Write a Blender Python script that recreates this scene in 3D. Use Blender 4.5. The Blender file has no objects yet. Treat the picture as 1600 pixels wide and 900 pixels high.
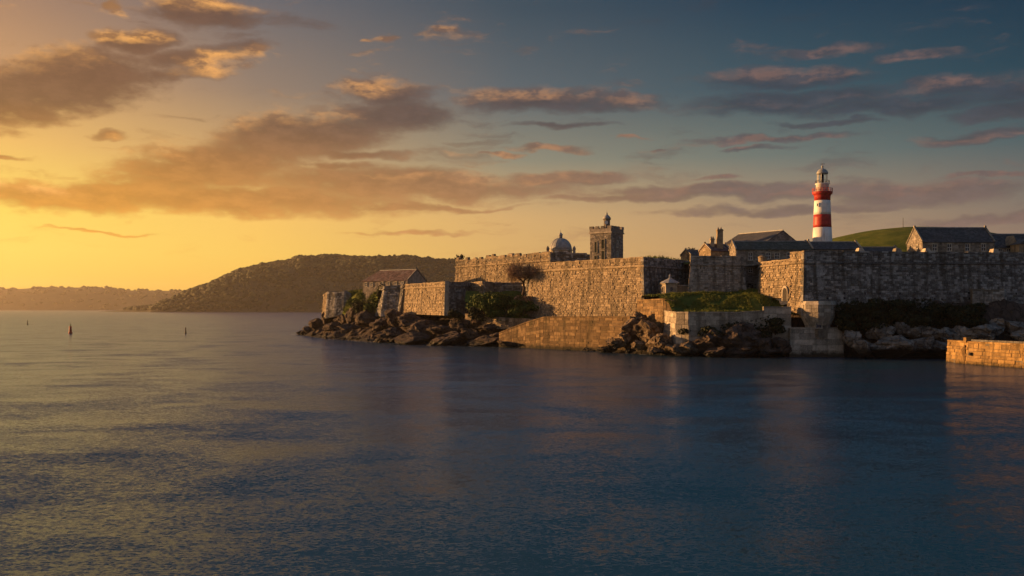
import bpy, bmesh, math, random
import numpy as np
from mathutils import Vector, Matrix, noise as mnoise

# ------------------------------------------------------------------ camera, sky, sun, exposure
F, HOR, CAMH = 1500.0, 482.0, 10.0          # focal length in px of a 1600 px frame, horizon row, eye height
scn = bpy.context.scene
COL = scn.collection
cam_d = bpy.data.cameras.new('camera'); cam = bpy.data.objects.new('camera', cam_d); COL.objects.link(cam)
cam.location = (0, 0, CAMH); cam.rotation_euler = (math.radians(90), 0, 0)
cam_d.sensor_width = 36.0; cam_d.lens = 36.0 * F / 1600.0
cam_d.shift_y = (HOR - 450.0) / 1600.0
cam_d.clip_start = 0.5; cam_d.clip_end = 20000
scn.camera = cam

SUN_AZ, SUN_EL = math.radians(-70), math.radians(7.5)       # azimuth measured from +Y (view axis), minus = left
sun_dir = Vector((math.sin(SUN_AZ) * math.cos(SUN_EL), math.cos(SUN_AZ) * math.cos(SUN_EL), math.sin(SUN_EL)))
sun_d = bpy.data.lights.new('sun', 'SUN'); sun = bpy.data.objects.new('sun', sun_d); COL.objects.link(sun)
sun_d.energy = 5.0; sun_d.angle = math.radians(0.6); sun_d.color = (1.0, 0.50, 0.17)
sun.rotation_euler = (-sun_dir).to_track_quat('-Z', 'Y').to_euler()
sun.location = (-200, 0, 300)

vs = scn.view_settings
vs.view_transform = 'Standard'; vs.look = 'None'; vs.exposure = 0.9; vs.gamma = 1.0; vs.use_curve_mapping = False
scn.cycles.use_denoising = True
scn.cycles.max_bounces = 6; scn.cycles.volume_bounces = 1
scn.cycles.caustics_reflective = False; scn.cycles.caustics_refractive = False
scn.cycles.sample_clamp_indirect = 4.0

def lin(c, a=1.0):
    o = []
    for v in c:
        v = v / 255.0
        o.append(v / 12.92 if v <= 0.04045 else ((v + 0.055) / 1.055) ** 2.4)
    return (*o, a)

class NT:
    """small helper for node trees"""
    def __init__(s, tree): s.t = tree; s.n = tree.nodes; s.l = tree.links
    def node(s, kind, **kw):
        n = s.n.new(kind)
        for k, v in kw.items(): setattr(n, k, v)
        return n
    def put(s, sock, v):
        if isinstance(v, bpy.types.NodeSocket): s.l.new(v, sock)
        else: sock.default_value = v
    def math(s, op, a, b=0.0, c=0.0, clamp=False):
        n = s.node('ShaderNodeMath', operation=op); n.use_clamp = clamp
        s.put(n.inputs[0], a); s.put(n.inputs[1], b); s.put(n.inputs[2], c)
        return n.outputs[0]
    def vmath(s, op, a, b=(0, 0, 0)):
        n = s.node('ShaderNodeVectorMath', operation=op); s.put(n.inputs[0], a); s.put(n.inputs[1], b)
        return n.outputs['Value'] if op in ('LENGTH', 'DOT_PRODUCT', 'DISTANCE') else n.outputs[0]
    def mix(s, f, a, b, blend='MIX'):
        n = s.node('ShaderNodeMix', data_type='RGBA', blend_type=blend)
        s.put(n.inputs[0], f); s.put(n.inputs[6], a); s.put(n.inputs[7], b)
        return n.outputs[2]
    def ramp(s, f, stops, interp='LINEAR'):
        n = s.node('ShaderNodeValToRGB'); r = n.color_ramp; r.interpolation = interp
        while len(r.elements) < len(stops): r.elements.new(0.5)
        for e, (p, c) in zip(r.elements, stops):
            e.position = p; e.color = c if len(c) == 4 else (*c, 1)
        s.put(n.inputs[0], f); return n.outputs[0]
    def noise(s, vec, scale, detail=4, rough=0.55, dist=0.0):
        n = s.node('ShaderNodeTexNoise'); s.put(n.inputs['Vector'], vec)
        n.inputs['Scale'].default_value = scale; n.inputs['Detail'].default_value = detail
        n.inputs['Roughness'].default_value = rough; n.inputs['Distortion'].default_value = dist
        return n.outputs['Fac'], n.outputs['Color']
    def maprange(s, v, a, b, c=0.0, d=1.0, kind='SMOOTHSTEP'):
        n = s.node('ShaderNodeMapRange', interpolation_type=kind)
        s.put(n.inputs[0], v); n.inputs[1].default_value = a; n.inputs[2].default_value = b
        n.inputs[3].default_value = c; n.inputs[4].default_value = d
        return n.outputs[0]

def px_az(px): return math.atan((px - 800.0) / F)
def px_el(px, py): return math.atan((HOR - py) / F * math.cos(px_az(px)))

# clouds: centre in px of the photograph, half sizes, tilt, thinness
CLOUDS = [(120,308,190,30,2,0),(330,262,185,46,9,0),(480,212,170,42,10,0),(610,176,110,24,2,.05),(600,146,75,22,3,.15),
 (350,312,330,24,0,0),(640,290,270,24,-1,0),(880,276,105,13,-2,.05),(620,322,230,6,0,.3),
 (100,128,165,48,16,0),(10,165,110,42,6,.05),(205,62,60,24,12,.1),(300,92,150,22,8,.35),(325,18,95,28,-3,.12),(270,118,150,14,6,.4),(158,211,46,8,-6,.25),(170,6,32,9,0,.3),(395,80,40,14,0,.4),
 (555,245,120,10,-3,.15),(520,265,80,8,0,.2),(0,237,45,6,0,.2),
 (840,157,110,20,3,.1),(960,160,90,13,-2,.25),(850,231,75,7,-2,.25),(770,240,45,4,0,.3),(880,195,90,6,0,.4),(985,217,20,4,0,.3),(1025,236,16,3,0,.4),
 (1225,122,165,18,2,.22),(1190,120,45,14,5,.2),(1300,112,70,16,4,.12),(1260,158,190,19,-2,.05),(1400,166,150,14,-3,.1),(1500,133,70,20,-6,.08),(1570,145,60,22,-4,.1),(1575,172,110,12,-6,.15),
 (1205,217,145,7,-3,.2),(1180,232,70,5,0,.35),(1520,214,95,12,-4,.1),(1280,78,110,9,0,.35),(1430,82,80,10,-3,.35),(1300,192,90,5,-2,.35),
 (1120,300,260,14,1,.12),(1430,300,180,19,-2,.1),(1560,273,80,6,-3,.2),(1250,325,260,9,0,.3),(980,312,200,7,1,.3),(1560,340,160,10,-2,.3),(1110,281,60,4,0,.3),
 (600,60,35,8,0,.5),(700,46,30,8,0,.5),(560,62,20,5,0,.5),(660,365,150,5,0,.5),(150,364,120,3,0,.5),
 # the sky goes on outside the frame
 (-250,250,260,60,6,0),(-420,60,260,70,10,.1),(1850,240,220,26,-4,.1),(1900,80,260,36,-4,.1),(-900,200,260,50,0,.1),
 (200,-180,260,50,12,.2),(760,-240,300,50,6,.25),(1350,-160,300,40,-3,.2)]

def noise2(t, vec, scale, detail, rough=.58):
    n = t.node('ShaderNodeTexNoise', noise_dimensions='2D'); t.put(n.inputs['Vector'], vec)
    n.inputs['Scale'].default_value = scale; n.inputs['Detail'].default_value = detail; n.inputs['Roughness'].default_value = rough
    return n.outputs['Fac'], n.outputs['Color']

TILT = math.radians(9)
def cloud_dist(t, vv, lst):
    """squared distance to the nearest cloud body; vv = (azimuth, elevation, 0)"""
    ct, s_ = math.cos(TILT), math.sin(TILT)
    def tilted(v):
        n = t.node('ShaderNodeCombineXYZ'); t.l.new(t.vmath('DOT_PRODUCT', v, (ct, s_, 0)), n.inputs[0]); t.l.new(t.vmath('DOT_PRODUCT', v, (-s_, ct, 0)), n.inputs[1])
        return n.outputs[0]
    d = None; v0 = vv; v1 = tilted(vv)
    for i, (x, y, hw, hh, rot, thin) in enumerate(sorted(lst, key=lambda q: q[4] >= 5)):
        az, el = px_az(x), px_el(x, y); k = math.cos(az)
        a, b = hw / F * k * k, hh / F * k; v = v0
        if rot >= 5: az, el = ct*az + s_*el, -s_*az + ct*el; v = v1
        m = t.node('ShaderNodeVectorMath', operation='MULTIPLY_ADD')
        t.l.new(v, m.inputs[0]); m.inputs[1].default_value = (1/a, 1/b, 0); m.inputs[2].default_value = (-az/a, -el/b, math.sqrt(thin))
        q = t.vmath('DOT_PRODUCT', m.outputs[0], m.outputs[0])
        d = q if d is None else t.math('SMOOTH_MIN', d, q, 0.35)
        if i % 8 == 7:                          # tiny dependency keeps the node evaluation sequential (stack size)
            ma = t.node('ShaderNodeVectorMath', operation='MULTIPLY_ADD')
            t.l.new(d, ma.inputs[0]); ma.inputs[1].default_value = (1e-8, 1e-8, 0); t.l.new(vv, ma.inputs[2]); v0 = ma.outputs[0]; v1 = tilted(v0)
    return d

def make_world():
    w = bpy.data.worlds.new('World'); scn.world = w; w.use_nodes = True
    t = NT(w.node_tree); t.n.clear()
    out = t.node('ShaderNodeOutputWorld'); bg = t.node('ShaderNodeBackground')
    tc = t.node('ShaderNodeTexCoord')
    nv = t.vmath('NORMALIZE', tc.outputs['Generated'])
    sp = t.node('ShaderNodeSeparateXYZ'); t.l.new(nv, sp.inputs[0])
    az = t.math('ARCTAN2', sp.outputs[0], sp.outputs[1])
    el = t.math('ARCSINE', sp.outputs[2])
    # clear-sky colour: ramps over elevation (0 .. 90 deg) for several azimuths, blended
    def e(py): return max(0.0, math.degrees(math.atan((HOR - py) / F))) / 90.0
    elf = t.math('DIVIDE', el, math.pi / 2, clamp=True)
    rows = [482, 440, 400, 340, 250, 150, 10]
    cols = {
     -180: [(142,130,138),(144,134,142),(140,136,148),(130,134,150),(116,128,150),(104,122,146),(94,116,142)],  # unseen sky behind the eye, brightened as fill for the shaded walls
     -85: [(255,196,84),(255,206,90),(255,212,100),(248,196,104),(226,172,104),(190,146,104),(150,122,104)],
     -40: [(255,190,78),(255,210,84),(255,218,92),(255,218,98),(250,198,104),(214,160,108),(165,126,104)],
     -28: [(252,184,74),(255,210,86),(255,220,98),(255,218,96),(246,194,104),(204,156,108),(152,120,104)],
     -14.9: [(250,182,78),(255,200,88),(255,206,96),(252,200,102),(206,164,110),(150,128,110),(104,104,110)],
     0: [(228,166,92),(232,176,100),(230,182,110),(222,178,116),(146,142,122),(94,104,110),(58,78,92)],
     14.9: [(206,150,100),(206,156,106),(200,158,112),(178,150,118),(112,122,116),(58,86,98),(26,60,82)],
     28: [(168,128,102),(164,130,108),(154,126,108),(134,120,108),(82,100,104),(34,68,84),(8,46,70)],
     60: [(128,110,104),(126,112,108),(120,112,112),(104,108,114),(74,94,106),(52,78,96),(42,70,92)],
     180: None}
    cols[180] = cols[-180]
    zen = {k: (68,96,126) for k in cols}  # overhead sky, raised for the same fill
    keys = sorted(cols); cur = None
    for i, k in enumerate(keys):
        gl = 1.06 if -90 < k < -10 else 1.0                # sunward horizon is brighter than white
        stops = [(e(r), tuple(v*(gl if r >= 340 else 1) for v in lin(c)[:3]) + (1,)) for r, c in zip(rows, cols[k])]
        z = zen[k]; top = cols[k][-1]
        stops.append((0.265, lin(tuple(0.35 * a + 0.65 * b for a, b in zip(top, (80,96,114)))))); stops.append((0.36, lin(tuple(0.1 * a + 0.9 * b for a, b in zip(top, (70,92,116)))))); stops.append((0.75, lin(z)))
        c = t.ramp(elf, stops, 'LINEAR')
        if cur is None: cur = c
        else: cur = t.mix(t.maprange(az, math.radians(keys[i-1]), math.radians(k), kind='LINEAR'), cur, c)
    base = cur
    sky = t.node('ShaderNodeTexSky', sky_type='NISHITA'); sky.sun_disc = False
    sky.sun_elevation = SUN_EL; sky.sun_rotation = SUN_AZ
    sky.air_density = 1.0; sky.dust_density = 1.5
    nish = t.vmath('MULTIPLY', sky.outputs[0], (0.05, 0.05, 0.05))
    base = t.mix(0.08, base, nish)
    # clouds
    ve = t.node('ShaderNodeCombineXYZ'); t.l.new(az, ve.inputs[0]); t.l.new(el, ve.inputs[1])
    ve = ve.outputs[0]
    st = t.vmath('MULTIPLY', ve, (1.0, 2.4, 0.0))
    _, nc = noise2(t, st, 9.0, 4, .6)
    warp = t.vmath('MULTIPLY', t.vmath('SUBTRACT', nc, (.5, .5, .5)), (0.10, 0.030, 0))
    vw = t.vmath('ADD', ve, warp)
    f0, _ = noise2(t, st, 30.0, 7, .66)
    f1, _ = noise2(t, t.vmath('ADD', st, (-0.012, 0.016, 0)), 30.0, 4, .62)
    dd0 = t.math('MULTIPLY_ADD', t.math('SUBTRACT', f0, .5), 1.7, cloud_dist(t, vw, CLOUDS))
    dd1 = cloud_dist(t, t.vmath('ADD', vw, (-0.010, 0.014, 0)), [q for q in CLOUDS if q[5] < .24 and 0 <= q[0] <= 1600])
    d0 = t.maprange(dd0, 1.55, 0.25)
    side = t.maprange(az, math.radians(-22), math.radians(13), kind='LINEAR')      # 0 near the sun, 1 away from it
    low = t.maprange(el, math.radians(3), math.radians(11), kind='LINEAR')
    near = t.mix(low, lin((244,158,54)), lin((108,76,58)))
    far = t.mix(low, lin((132,108,98)), lin((60,68,80)))
    shade = t.mix(side, near, far)
    shade = t.mix(0.14, shade, base)
    lit = t.mix(side, lin((255,182,98)), lin((156,118,104)))
    rim = t.maprange(t.math('SUBTRACT', dd1, dd0), 0.50, 1.8)       # sun-facing upper fringes
    relief = t.maprange(t.math('SUBTRACT', f0, f1), -.10, .16, .15, 1.0, 'LINEAR')
    lf = t.math('MULTIPLY', t.math('MULTIPLY', rim, relief), t.maprange(side, 0, 1, 1.0, .5))
    col = t.mix(lf, shade, lit)
    col = t.mix(1.0, col, t.maprange(f0, .3, .7, 1.12, .88), 'MULTIPLY')
    wn, _ = noise2(t, t.vmath('ADD', t.vmath('MULTIPLY', vw, (1.0, 5.5, 0.0)), (3.1, 1.7, 0)), 10.0, 6, .6)      # thin veils between the clouds
    veil = t.math('MULTIPLY', t.maprange(wn, .54, .76, 0, .5), t.maprange(el, math.radians(1.5), math.radians(5)))
    a = t.math('MAXIMUM', t.math('MULTIPLY', d0, 0.97), veil)
    fin = t.mix(a, base, col)
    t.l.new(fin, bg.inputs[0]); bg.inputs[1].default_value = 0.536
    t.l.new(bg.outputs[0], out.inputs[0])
    w.cycles.sampling_method = 'MANUAL'; w.cycles.sample_map_resolution = 512
make_world()
# ------------------------------------------------------------------ helpers
def P(px, py, Y): return Vector(((px - 800.0) / F * Y, Y, CAMH + (HOR - py) / F * Y))
def XY(px, Y): return ((px - 800.0) / F * Y, Y)
def ZZ(py, Y): return CAMH + (HOR - py) / F * Y

def tag(o, label=None, cat=None, group=None, kind=None):
    if label: o['label'] = label
    if cat: o['category'] = cat
    if group: o['group'] = group
    if kind: o['kind'] = kind
    return o
def empty(name, loc, label, cat, group=None):
    o = bpy.data.objects.new(name, None); COL.objects.link(o); o.location = loc
    o.empty_display_size = 0.5
    return tag(o, label, cat, group)

class MB:
    def __init__(s): s.v = []; s.f = []
    def add(s, vs, fs):
        b = len(s.v); s.v += [tuple(v) for v in vs]; s.f += [tuple(b + i for i in f) for f in fs]; return s
    def hexa(s, b, t):
        """4 bottom + 4 top corners, counter-clockwise from above"""
        return s.add(list(b) + list(t), [(3,2,1,0),(4,5,6,7),(0,1,5,4),(1,2,6,5),(2,3,7,6),(3,0,4,7)])
    def box(s, x0, x1, y0, y1, z0, z1):
        return s.hexa([(x0,y0,z0),(x1,y0,z0),(x1,y1,z0),(x0,y1,z0)], [(x0,y0,z1),(x1,y0,z1),(x1,y1,z1),(x0,y1,z1)])
    def bar(s, a, b, w, h=None):
        """box beam from a to b"""
        a, b = Vector(a), Vector(b); h = h or w; d = (b - a).normalized()
        r = d.cross(Vector((0,0,1))); r = r.normalized() if r.length > 1e-4 else Vector((1,0,0)); u = r.cross(d)
        q = lambda c: [c - r*w/2 - u*h/2, c + r*w/2 - u*h/2, c + r*w/2 + u*h/2, c - r*w/2 + u*h/2]
        return s.add(q(a) + q(b), [(0,1,2,3),(7,6,5,4),(0,4,5,1),(1,5,6,2),(2,6,7,3),(3,7,4,0)])
    def prism(s, poly, z0, z1, inset=0.0):
        n = len(poly); c = Vector((sum(p[0] for p in poly)/n, sum(p[1] for p in poly)/n))
        top = [((p[0]-c.x)*(1-inset)+c.x, (p[1]-c.y)*(1-inset)+c.y, z1) for p in poly]
        return s.add([(p[0],p[1],z0) for p in poly] + top,
                     [tuple(range(n))[::-1], tuple(range(n, 2*n))] + [(i,(i+1)%n,n+(i+1)%n,n+i) for i in range(n)])
    def lathe(s, prof, c, seg=24, phase=0.0):
        """prof: list of (r, z)"""
        vs = []; fs = []; m = len(prof)
        for r, z in prof:
            for k in range(seg):
                a = phase + 2*math.pi*k/seg; vs.append((c[0]+r*math.cos(a), c[1]+r*math.sin(a), c[2]+z))
        for i in range(m-1):
            for k in range(seg):
                k2 = (k+1) % seg; fs.append((i*seg+k, i*seg+k2, (i+1)*seg+k2, (i+1)*seg+k))
        fs.append(tuple(range(seg))[::-1]); fs.append(tuple(range((m-1)*seg, m*seg)))
        return s.add(vs, fs)
    def tube(s, pts, rad, seg=7):
        vs = []; fs = []
        for i, p in enumerate(pts):
            p = Vector(p); d = (Vector(pts[min(i+1, len(pts)-1)]) - Vector(pts[max(i-1, 0)])).normalized()
            r = d.cross(Vector((0.1,1,0.03))).normalized(); u = r.cross(d)
            for k in range(seg):
                a = 2*math.pi*k/seg; vs.append(p + (r*math.cos(a) + u*math.sin(a))*rad[i])
        for i in range(len(pts)-1):
            for k in range(seg):
                k2 = (k+1) % seg; fs.append((i*seg+k, i*seg+k2, (i+1)*seg+k2, (i+1)*seg+k))
        fs.append(tuple(range(seg))[::-1]); fs.append(tuple(range((len(pts)-1)*seg, len(pts)*seg)))
        return s.add(vs, fs)
    def build(s, name, mat, parent=None, smooth=False, kind=None):
        me = bpy.data.meshes.new(name); me.from_pydata(s.v, [], s.f); me.update()
        if mat: me.materials.append(mat)
        if smooth: me.polygons.foreach_set('use_smooth', [True]*len(me.polygons))
        o = bpy.data.objects.new(name, me); COL.objects.link(o)
        if parent is not None:
            o.parent = parent; o.matrix_parent_inverse = Matrix.Translation(parent.location).inverted()
        if kind: o['kind'] = kind
        return o

# ------------------------------------------------------------------ materials
def new_mat(name):
    m = bpy.data.materials.new(name); m.use_nodes = True
    t = NT(m.node_tree); b = t.n['Principled BSDF']
    return m, t, b
def geo(t): return t.node('ShaderNodeNewGeometry')

def stone(name, dark, light, stain=(0.05,0.045,0.035), stain_amt=0.55, rough=0.9, bump=0.5, green=0.0, scale=1.0, tide=None):
    m, t, b = new_mat(name); g = geo(t); pos = g.outputs['Position']
    oi = t.node('ShaderNodeObjectInfo')
    rnd = t.math('FRACT', t.math('ADD', g.outputs['Random Per Island'], oi.outputs['Random']))
    c = t.ramp(rnd, [(0, (*[v*0.66 for v in dark],1)), (.35, (*dark,1)), (.75, (*light,1)), (1, (*[min(1, v*1.18) for v in light],1))])
    n1, _ = t.noise(pos, 0.9*scale, 6, 0.65)
    c = t.mix(t.maprange(n1, .35, .7, 0, .65), c, (*[v*0.45 for v in dark],1))
    n3, _ = t.noise(pos, 5.0*scale, 5, 0.7)
    c = t.mix(t.maprange(n3, .42, .72, 0, .5), c, (*[min(1,v*1.3) for v in light],1))
    # long run-down stains
    sv = t.vmath('MULTIPLY', pos, (0.75, 0.75, 0.05))
    n2, _ = t.noise(sv, 1.0, 4, 0.6)
    c = t.mix(t.maprange(n2, .48, .64, 0, stain_amt), c, (*stain,1))
    if green:
        n4, _ = t.noise(pos, 0.35, 4, .6)
        c = t.mix(t.maprange(n4, .52, .7, 0, green), c, (.055,.07,.02,1))
    if tide is not None:                                   # weed and slime up to the tide mark
        sp = t.node('ShaderNodeSeparateXYZ'); t.l.new(pos, sp.inputs[0])
        zz = t.math('ADD', sp.outputs[2], t.math('MULTIPLY', t.math('SUBTRACT', n1, .5), 2.4))
        c = t.mix(t.maprange(zz, tide, tide-1.1, 0, .92), c, (.016,.016,.010,1))
    t.put(b.inputs['Base Color'], c); b.inputs['Roughness'].default_value = rough
    b.inputs['Specular IOR Level'].default_value = 0.25
    bp = t.node('ShaderNodeBump'); bp.inputs['Strength'].default_value = bump; bp.inputs['Distance'].default_value = 0.15
    n5, _ = t.noise(pos, 3.0*scale, 8, 0.7); t.l.new(n5, bp.inputs['Height']); t.l.new(bp.outputs[0], b.inputs['Normal'])
    return m

def simple(name, col, rough=0.8, var=0.25, scale=2.0, bump=0.0, metal=0.0, spec=0.3, streak=0.0):
    m, t, b = new_mat(name); g = geo(t)
    n, _ = t.noise(g.outputs['Position'], scale, 5, .6)
    c = t.mix(t.maprange(n, .3, .7), (*[v*(1-var) for v in col],1), (*[min(1,v*(1+var)) for v in col],1))
    if streak:
        sn, _ = t.noise(t.vmath('MULTIPLY', g.outputs['Position'], (1.6,1.6,.12)), 1.0, 5, .65)
        c = t.mix(t.maprange(sn, .5, .72, 0, streak), c, (.20,.13,.08,1))
    t.put(b.inputs['Base Color'], c); b.inputs['Roughness'].default_value = rough; b.inputs['Metallic'].default_value = metal
    b.inputs['Specular IOR Level'].default_value = spec
    if bump:
        bp = t.node('ShaderNodeBump'); bp.inputs['Strength'].default_value = bump; bp.inputs['Distance'].default_value = 0.1
        n2, _ = t.noise(g.outputs['Position'], scale*4, 6, .7); t.l.new(n2, bp.inputs['Height']); t.l.new(bp.outputs[0], b.inputs['Normal'])
    return m

def rock_mat(name, base, light, weed_z=1.6):
    """rock with pale lichen, rusty patches and the dark wet weed band of the tide line"""
    m, t, b = new_mat(name); g = geo(t); pos = g.outputs['Position']
    n1, _ = t.noise(pos, 0.45, 7, .65)
    n2, _ = t.noise(pos, 2.2, 7, .7)
    c = t.mix(t.maprange(n1, .35, .68), (*base,1), (*light,1))
    c = t.mix(t.maprange(n2, .5, .75, 0, .7), c, (*[v*.35 for v in base],1))
    n3, _ = t.noise(pos, .8, 5, .6)
    c = t.mix(t.maprange(n3, .56, .72, 0, .6), c, (.14,.085,.04,1))
    v = t.node('ShaderNodeTexVoronoi', feature='DISTANCE_TO_EDGE'); v.inputs['Scale'].default_value = .55
    _, wc = t.noise(pos, .7, 4, .6)
    t.put(v.inputs['Vector'], t.vmath('ADD', t.vmath('MULTIPLY', pos, (1,1,.6)), t.vmath('MULTIPLY', wc, (1.6,1.6,1.6))))
    crack = t.maprange(v.outputs['Distance'], 0.0, 0.05)
    c = t.mix(t.math('MULTIPLY', t.math('SUBTRACT', 1.0, crack), .7), c, (.015,.013,.012,1))
    sp = t.node('ShaderNodeSeparateXYZ'); t.l.new(pos, sp.inputs[0])
    zz = t.math('ADD', sp.outputs[2], t.math('MULTIPLY', t.math('SUBTRACT', n1, .5), 2.2))
    weed = t.maprange(zz, weed_z, weed_z - 1.0)
    c = t.mix(t.math('MULTIPLY', weed, .9), c, (.012,.012,.009,1))
    t.put(b.inputs['Base Color'], c)
    t.put(b.inputs['Roughness'], t.maprange(weed, 0, 1, .88, .6))
    b.inputs['Specular IOR Level'].default_value = .25
    bp = t.node('ShaderNodeBump'); bp.inputs['Strength'].default_value = .9; bp.inputs['Distance'].default_value = .5
    h = t.math('ADD', t.math('MULTIPLY', n2, .8), t.math('MULTIPLY', crack, .5))
    t.l.new(h, bp.inputs['Height']); t.l.new(bp.outputs[0], b.inputs['Normal'])
    return m

def leaf_mat(name, c1, c2, c3, ns=.5):
    m, t, b = new_mat(name); g = geo(t)
    n, _ = t.noise(g.outputs['Position'], ns, 4, .6)
    c = t.ramp(g.outputs['Random Per Island'], [(0,(*c1,1)),(.6,(*c2,1)),(1,(*c3,1))])
    c = t.mix(t.maprange(n, .35, .7, 0, .5), c, (*[v*.55 for v in c1],1))
    t.put(b.inputs['Base Color'], c); b.inputs['Roughness'].default_value = .75
    b.inputs['Specular IOR Level'].default_value = .2
    b.inputs['Transmission Weight'].default_value = 0
    return m

def grass_mat(name):
    m, t, b = new_mat(name); g = geo(t); pos = g.outputs['Position']
    n1, _ = t.noise(pos, .22, 5, .6); n2, _ = t.noise(pos, 1.6, 6, .7)
    c = t.mix(t.maprange(n1, .35, .65), (.07,.105,.018,1), (.14,.16,.03,1))
    c = t.mix(t.maprange(n2, .45, .75, 0, .6), c, (.12,.10,.035,1))
    n3, _ = t.noise(pos, .12, 3, .5)
    c = t.mix(t.maprange(n3, .60, .72, 0, .6), c, (.10,.075,.04,1))
    t.put(b.inputs['Base Color'], c); b.inputs['Roughness'].default_value = .95
    b.inputs['Specular IOR Level'].default_value = .1
    bp = t.node('ShaderNodeBump'); bp.inputs['Strength'].default_value = 1; bp.inputs['Distance'].default_value = .5
    t.l.new(n2, bp.inputs['Height']); t.l.new(bp.outputs[0], b.inputs['Normal'])
    return m

def sea_mat():
    m, t, b = new_mat('sea_water'); g = geo(t); pos = g.outputs['Position']
    # wave slopes straight from noise (three wave sizes), so far water keeps its roughness
    ps = t.vmath('MULTIPLY', pos, (.7, 1.0, 1.0))
    gust, _ = t.noise(t.vmath('MULTIPLY', pos, (.3,1,1)), .016, 4, .6)
    gs = t.maprange(gust, .35, .65, .8, 1.08)
    def slope(scale, amp, detail):
        _, c = t.noise(ps, scale, detail, .6, .5)
        return t.vmath('MULTIPLY', t.vmath('SUBTRACT', c, (.5,.5,.5)), (amp*.8, amp, 0))
    fine = t.vmath('ADD', slope(2.4, .34, 3), slope(7.0, .62, 3))
    sc = t.node('ShaderNodeVectorMath', operation='SCALE'); t.l.new(fine, sc.inputs[0]); t.l.new(gs, sc.inputs['Scale'])
    sl = t.vmath('ADD', sc.outputs[0], slope(.11, .35, 2))
    nrm = t.vmath('NORMALIZE', t.vmath('ADD', sl, (0,0,1)))
    # blue-green water body under a cool-tinted reflecting surface
    body = t.node('ShaderNodeBsdfDiffuse'); body.inputs['Color'].default_value = (.012,.066,.098,1)
    gl = t.node('ShaderNodeBsdfGlossy'); gl.inputs['Color'].default_value = (.48,.555,.93,1); gl.inputs['Roughness'].default_value = .17; t.l.new(nrm, gl.inputs['Normal'])
    fr = t.node('ShaderNodeFresnel'); fr.inputs['IOR'].default_value = 1.33; t.l.new(nrm, fr.inputs['Normal'])
    mx = t.node('ShaderNodeMixShader'); t.l.new(fr.outputs[0], mx.inputs[0]); t.l.new(body.outputs[0], mx.inputs[1]); t.l.new(gl.outputs[0], mx.inputs[2])
    t.l.new(mx.outputs[0], t.n['Material Output'].inputs['Surface']); t.n.remove(b)
    return m

M = {}
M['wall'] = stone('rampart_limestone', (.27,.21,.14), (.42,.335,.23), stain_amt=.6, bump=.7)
M['wall_shade_grey'] = stone('shade_grey_rampart_stone', (.13,.127,.123), (.42,.405,.385), stain_amt=.7, bump=.9)  # shade grey put into the colour, wide tone range stands in for relief shadows
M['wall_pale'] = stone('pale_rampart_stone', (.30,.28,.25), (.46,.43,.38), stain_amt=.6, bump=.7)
M['core'] = simple('mortar_rubble', (.16,.14,.11), .95, .35, 1.2, .6)
M['ashlar'] = stone('dressed_stone', (.32,.285,.235), (.50,.44,.36), stain_amt=.45, bump=.4, green=.25, tide=1.5)
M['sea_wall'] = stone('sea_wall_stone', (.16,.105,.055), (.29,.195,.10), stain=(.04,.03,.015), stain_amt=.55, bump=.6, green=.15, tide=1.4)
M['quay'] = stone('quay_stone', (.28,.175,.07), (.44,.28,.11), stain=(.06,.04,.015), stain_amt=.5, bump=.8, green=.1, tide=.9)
M['house'] = stone('house_stone', (.20,.18,.16), (.36,.32,.28), stain_amt=.3, bump=.4)
M['slate'] = stone('slate_roofing', (.06,.062,.068), (.11,.11,.115), stain=(.03,.035,.03), stain_amt=.3, rough=.6, bump=.2)
M['slate_red'] = stone('red_clay_roofing', (.10,.068,.065), (.20,.125,.115), stain=(.26,.23,.22), stain_amt=.5, rough=.8, bump=.2)
M['slate_green'] = stone('mossy_slate_roofing', (.055,.065,.055), (.10,.11,.095), stain=(.035,.045,.03), stain_amt=.4, rough=.7, bump=.2)
M['lead'] = simple('lead_sheet', (.30,.31,.32), .55, .2, 1.5, .1)
M['glass'] = simple('dark_window_glass', (.012,.014,.018), .12, .2, 1, 0, 0, .5)
M['white_paint'] = simple('white_paint', (.72,.70,.66), .6, .12, 1.2, .1)
M['red_paint'] = simple('red_paint', (.42,.034,.025), .5, .25, 1.2, .1, streak=.35)
M['tower_white'] = simple('lighthouse_white', (.84,.82,.79), .55, .08, .6, .1, streak=.5)
M['iron'] = simple('dark_iron', (.03,.03,.032), .6, .2, 3)
M['wood'] = simple('dark_door_wood', (.035,.03,.028), .8, .3, 3, .2)
M['bark'] = simple('bark', (.075,.05,.035), .95, .35, 3, .5)
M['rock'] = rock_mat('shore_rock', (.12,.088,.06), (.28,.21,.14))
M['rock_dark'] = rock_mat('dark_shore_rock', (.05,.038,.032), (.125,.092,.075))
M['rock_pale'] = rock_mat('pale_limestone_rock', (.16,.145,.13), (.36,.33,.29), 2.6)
M['grass'] = grass_mat('turf')
M['blade'] = leaf_mat('grass_blades', (.09,.13,.018), (.15,.18,.03), (.23,.21,.06))
M['leaf'] = leaf_mat('bush_leaves', (.035,.065,.012), (.07,.11,.018), (.13,.15,.03))
M['leaf_dark'] = leaf_mat('ivy_leaves', (.012,.018,.007), (.022,.03,.010), (.04,.045,.016))
M['twig'] = leaf_mat('brown_twigs', (.18,.11,.07), (.26,.17,.10), (.33,.22,.13))
M['wood_far'] = leaf_mat('distant_woodland', (.018,.028,.009), (.042,.052,.016), (.095,.095,.032), .012)
M['hill'] = simple('far_hillside', (.05,.05,.025), .95, .4, .01, 0)
M['sea'] = sea_mat()

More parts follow.
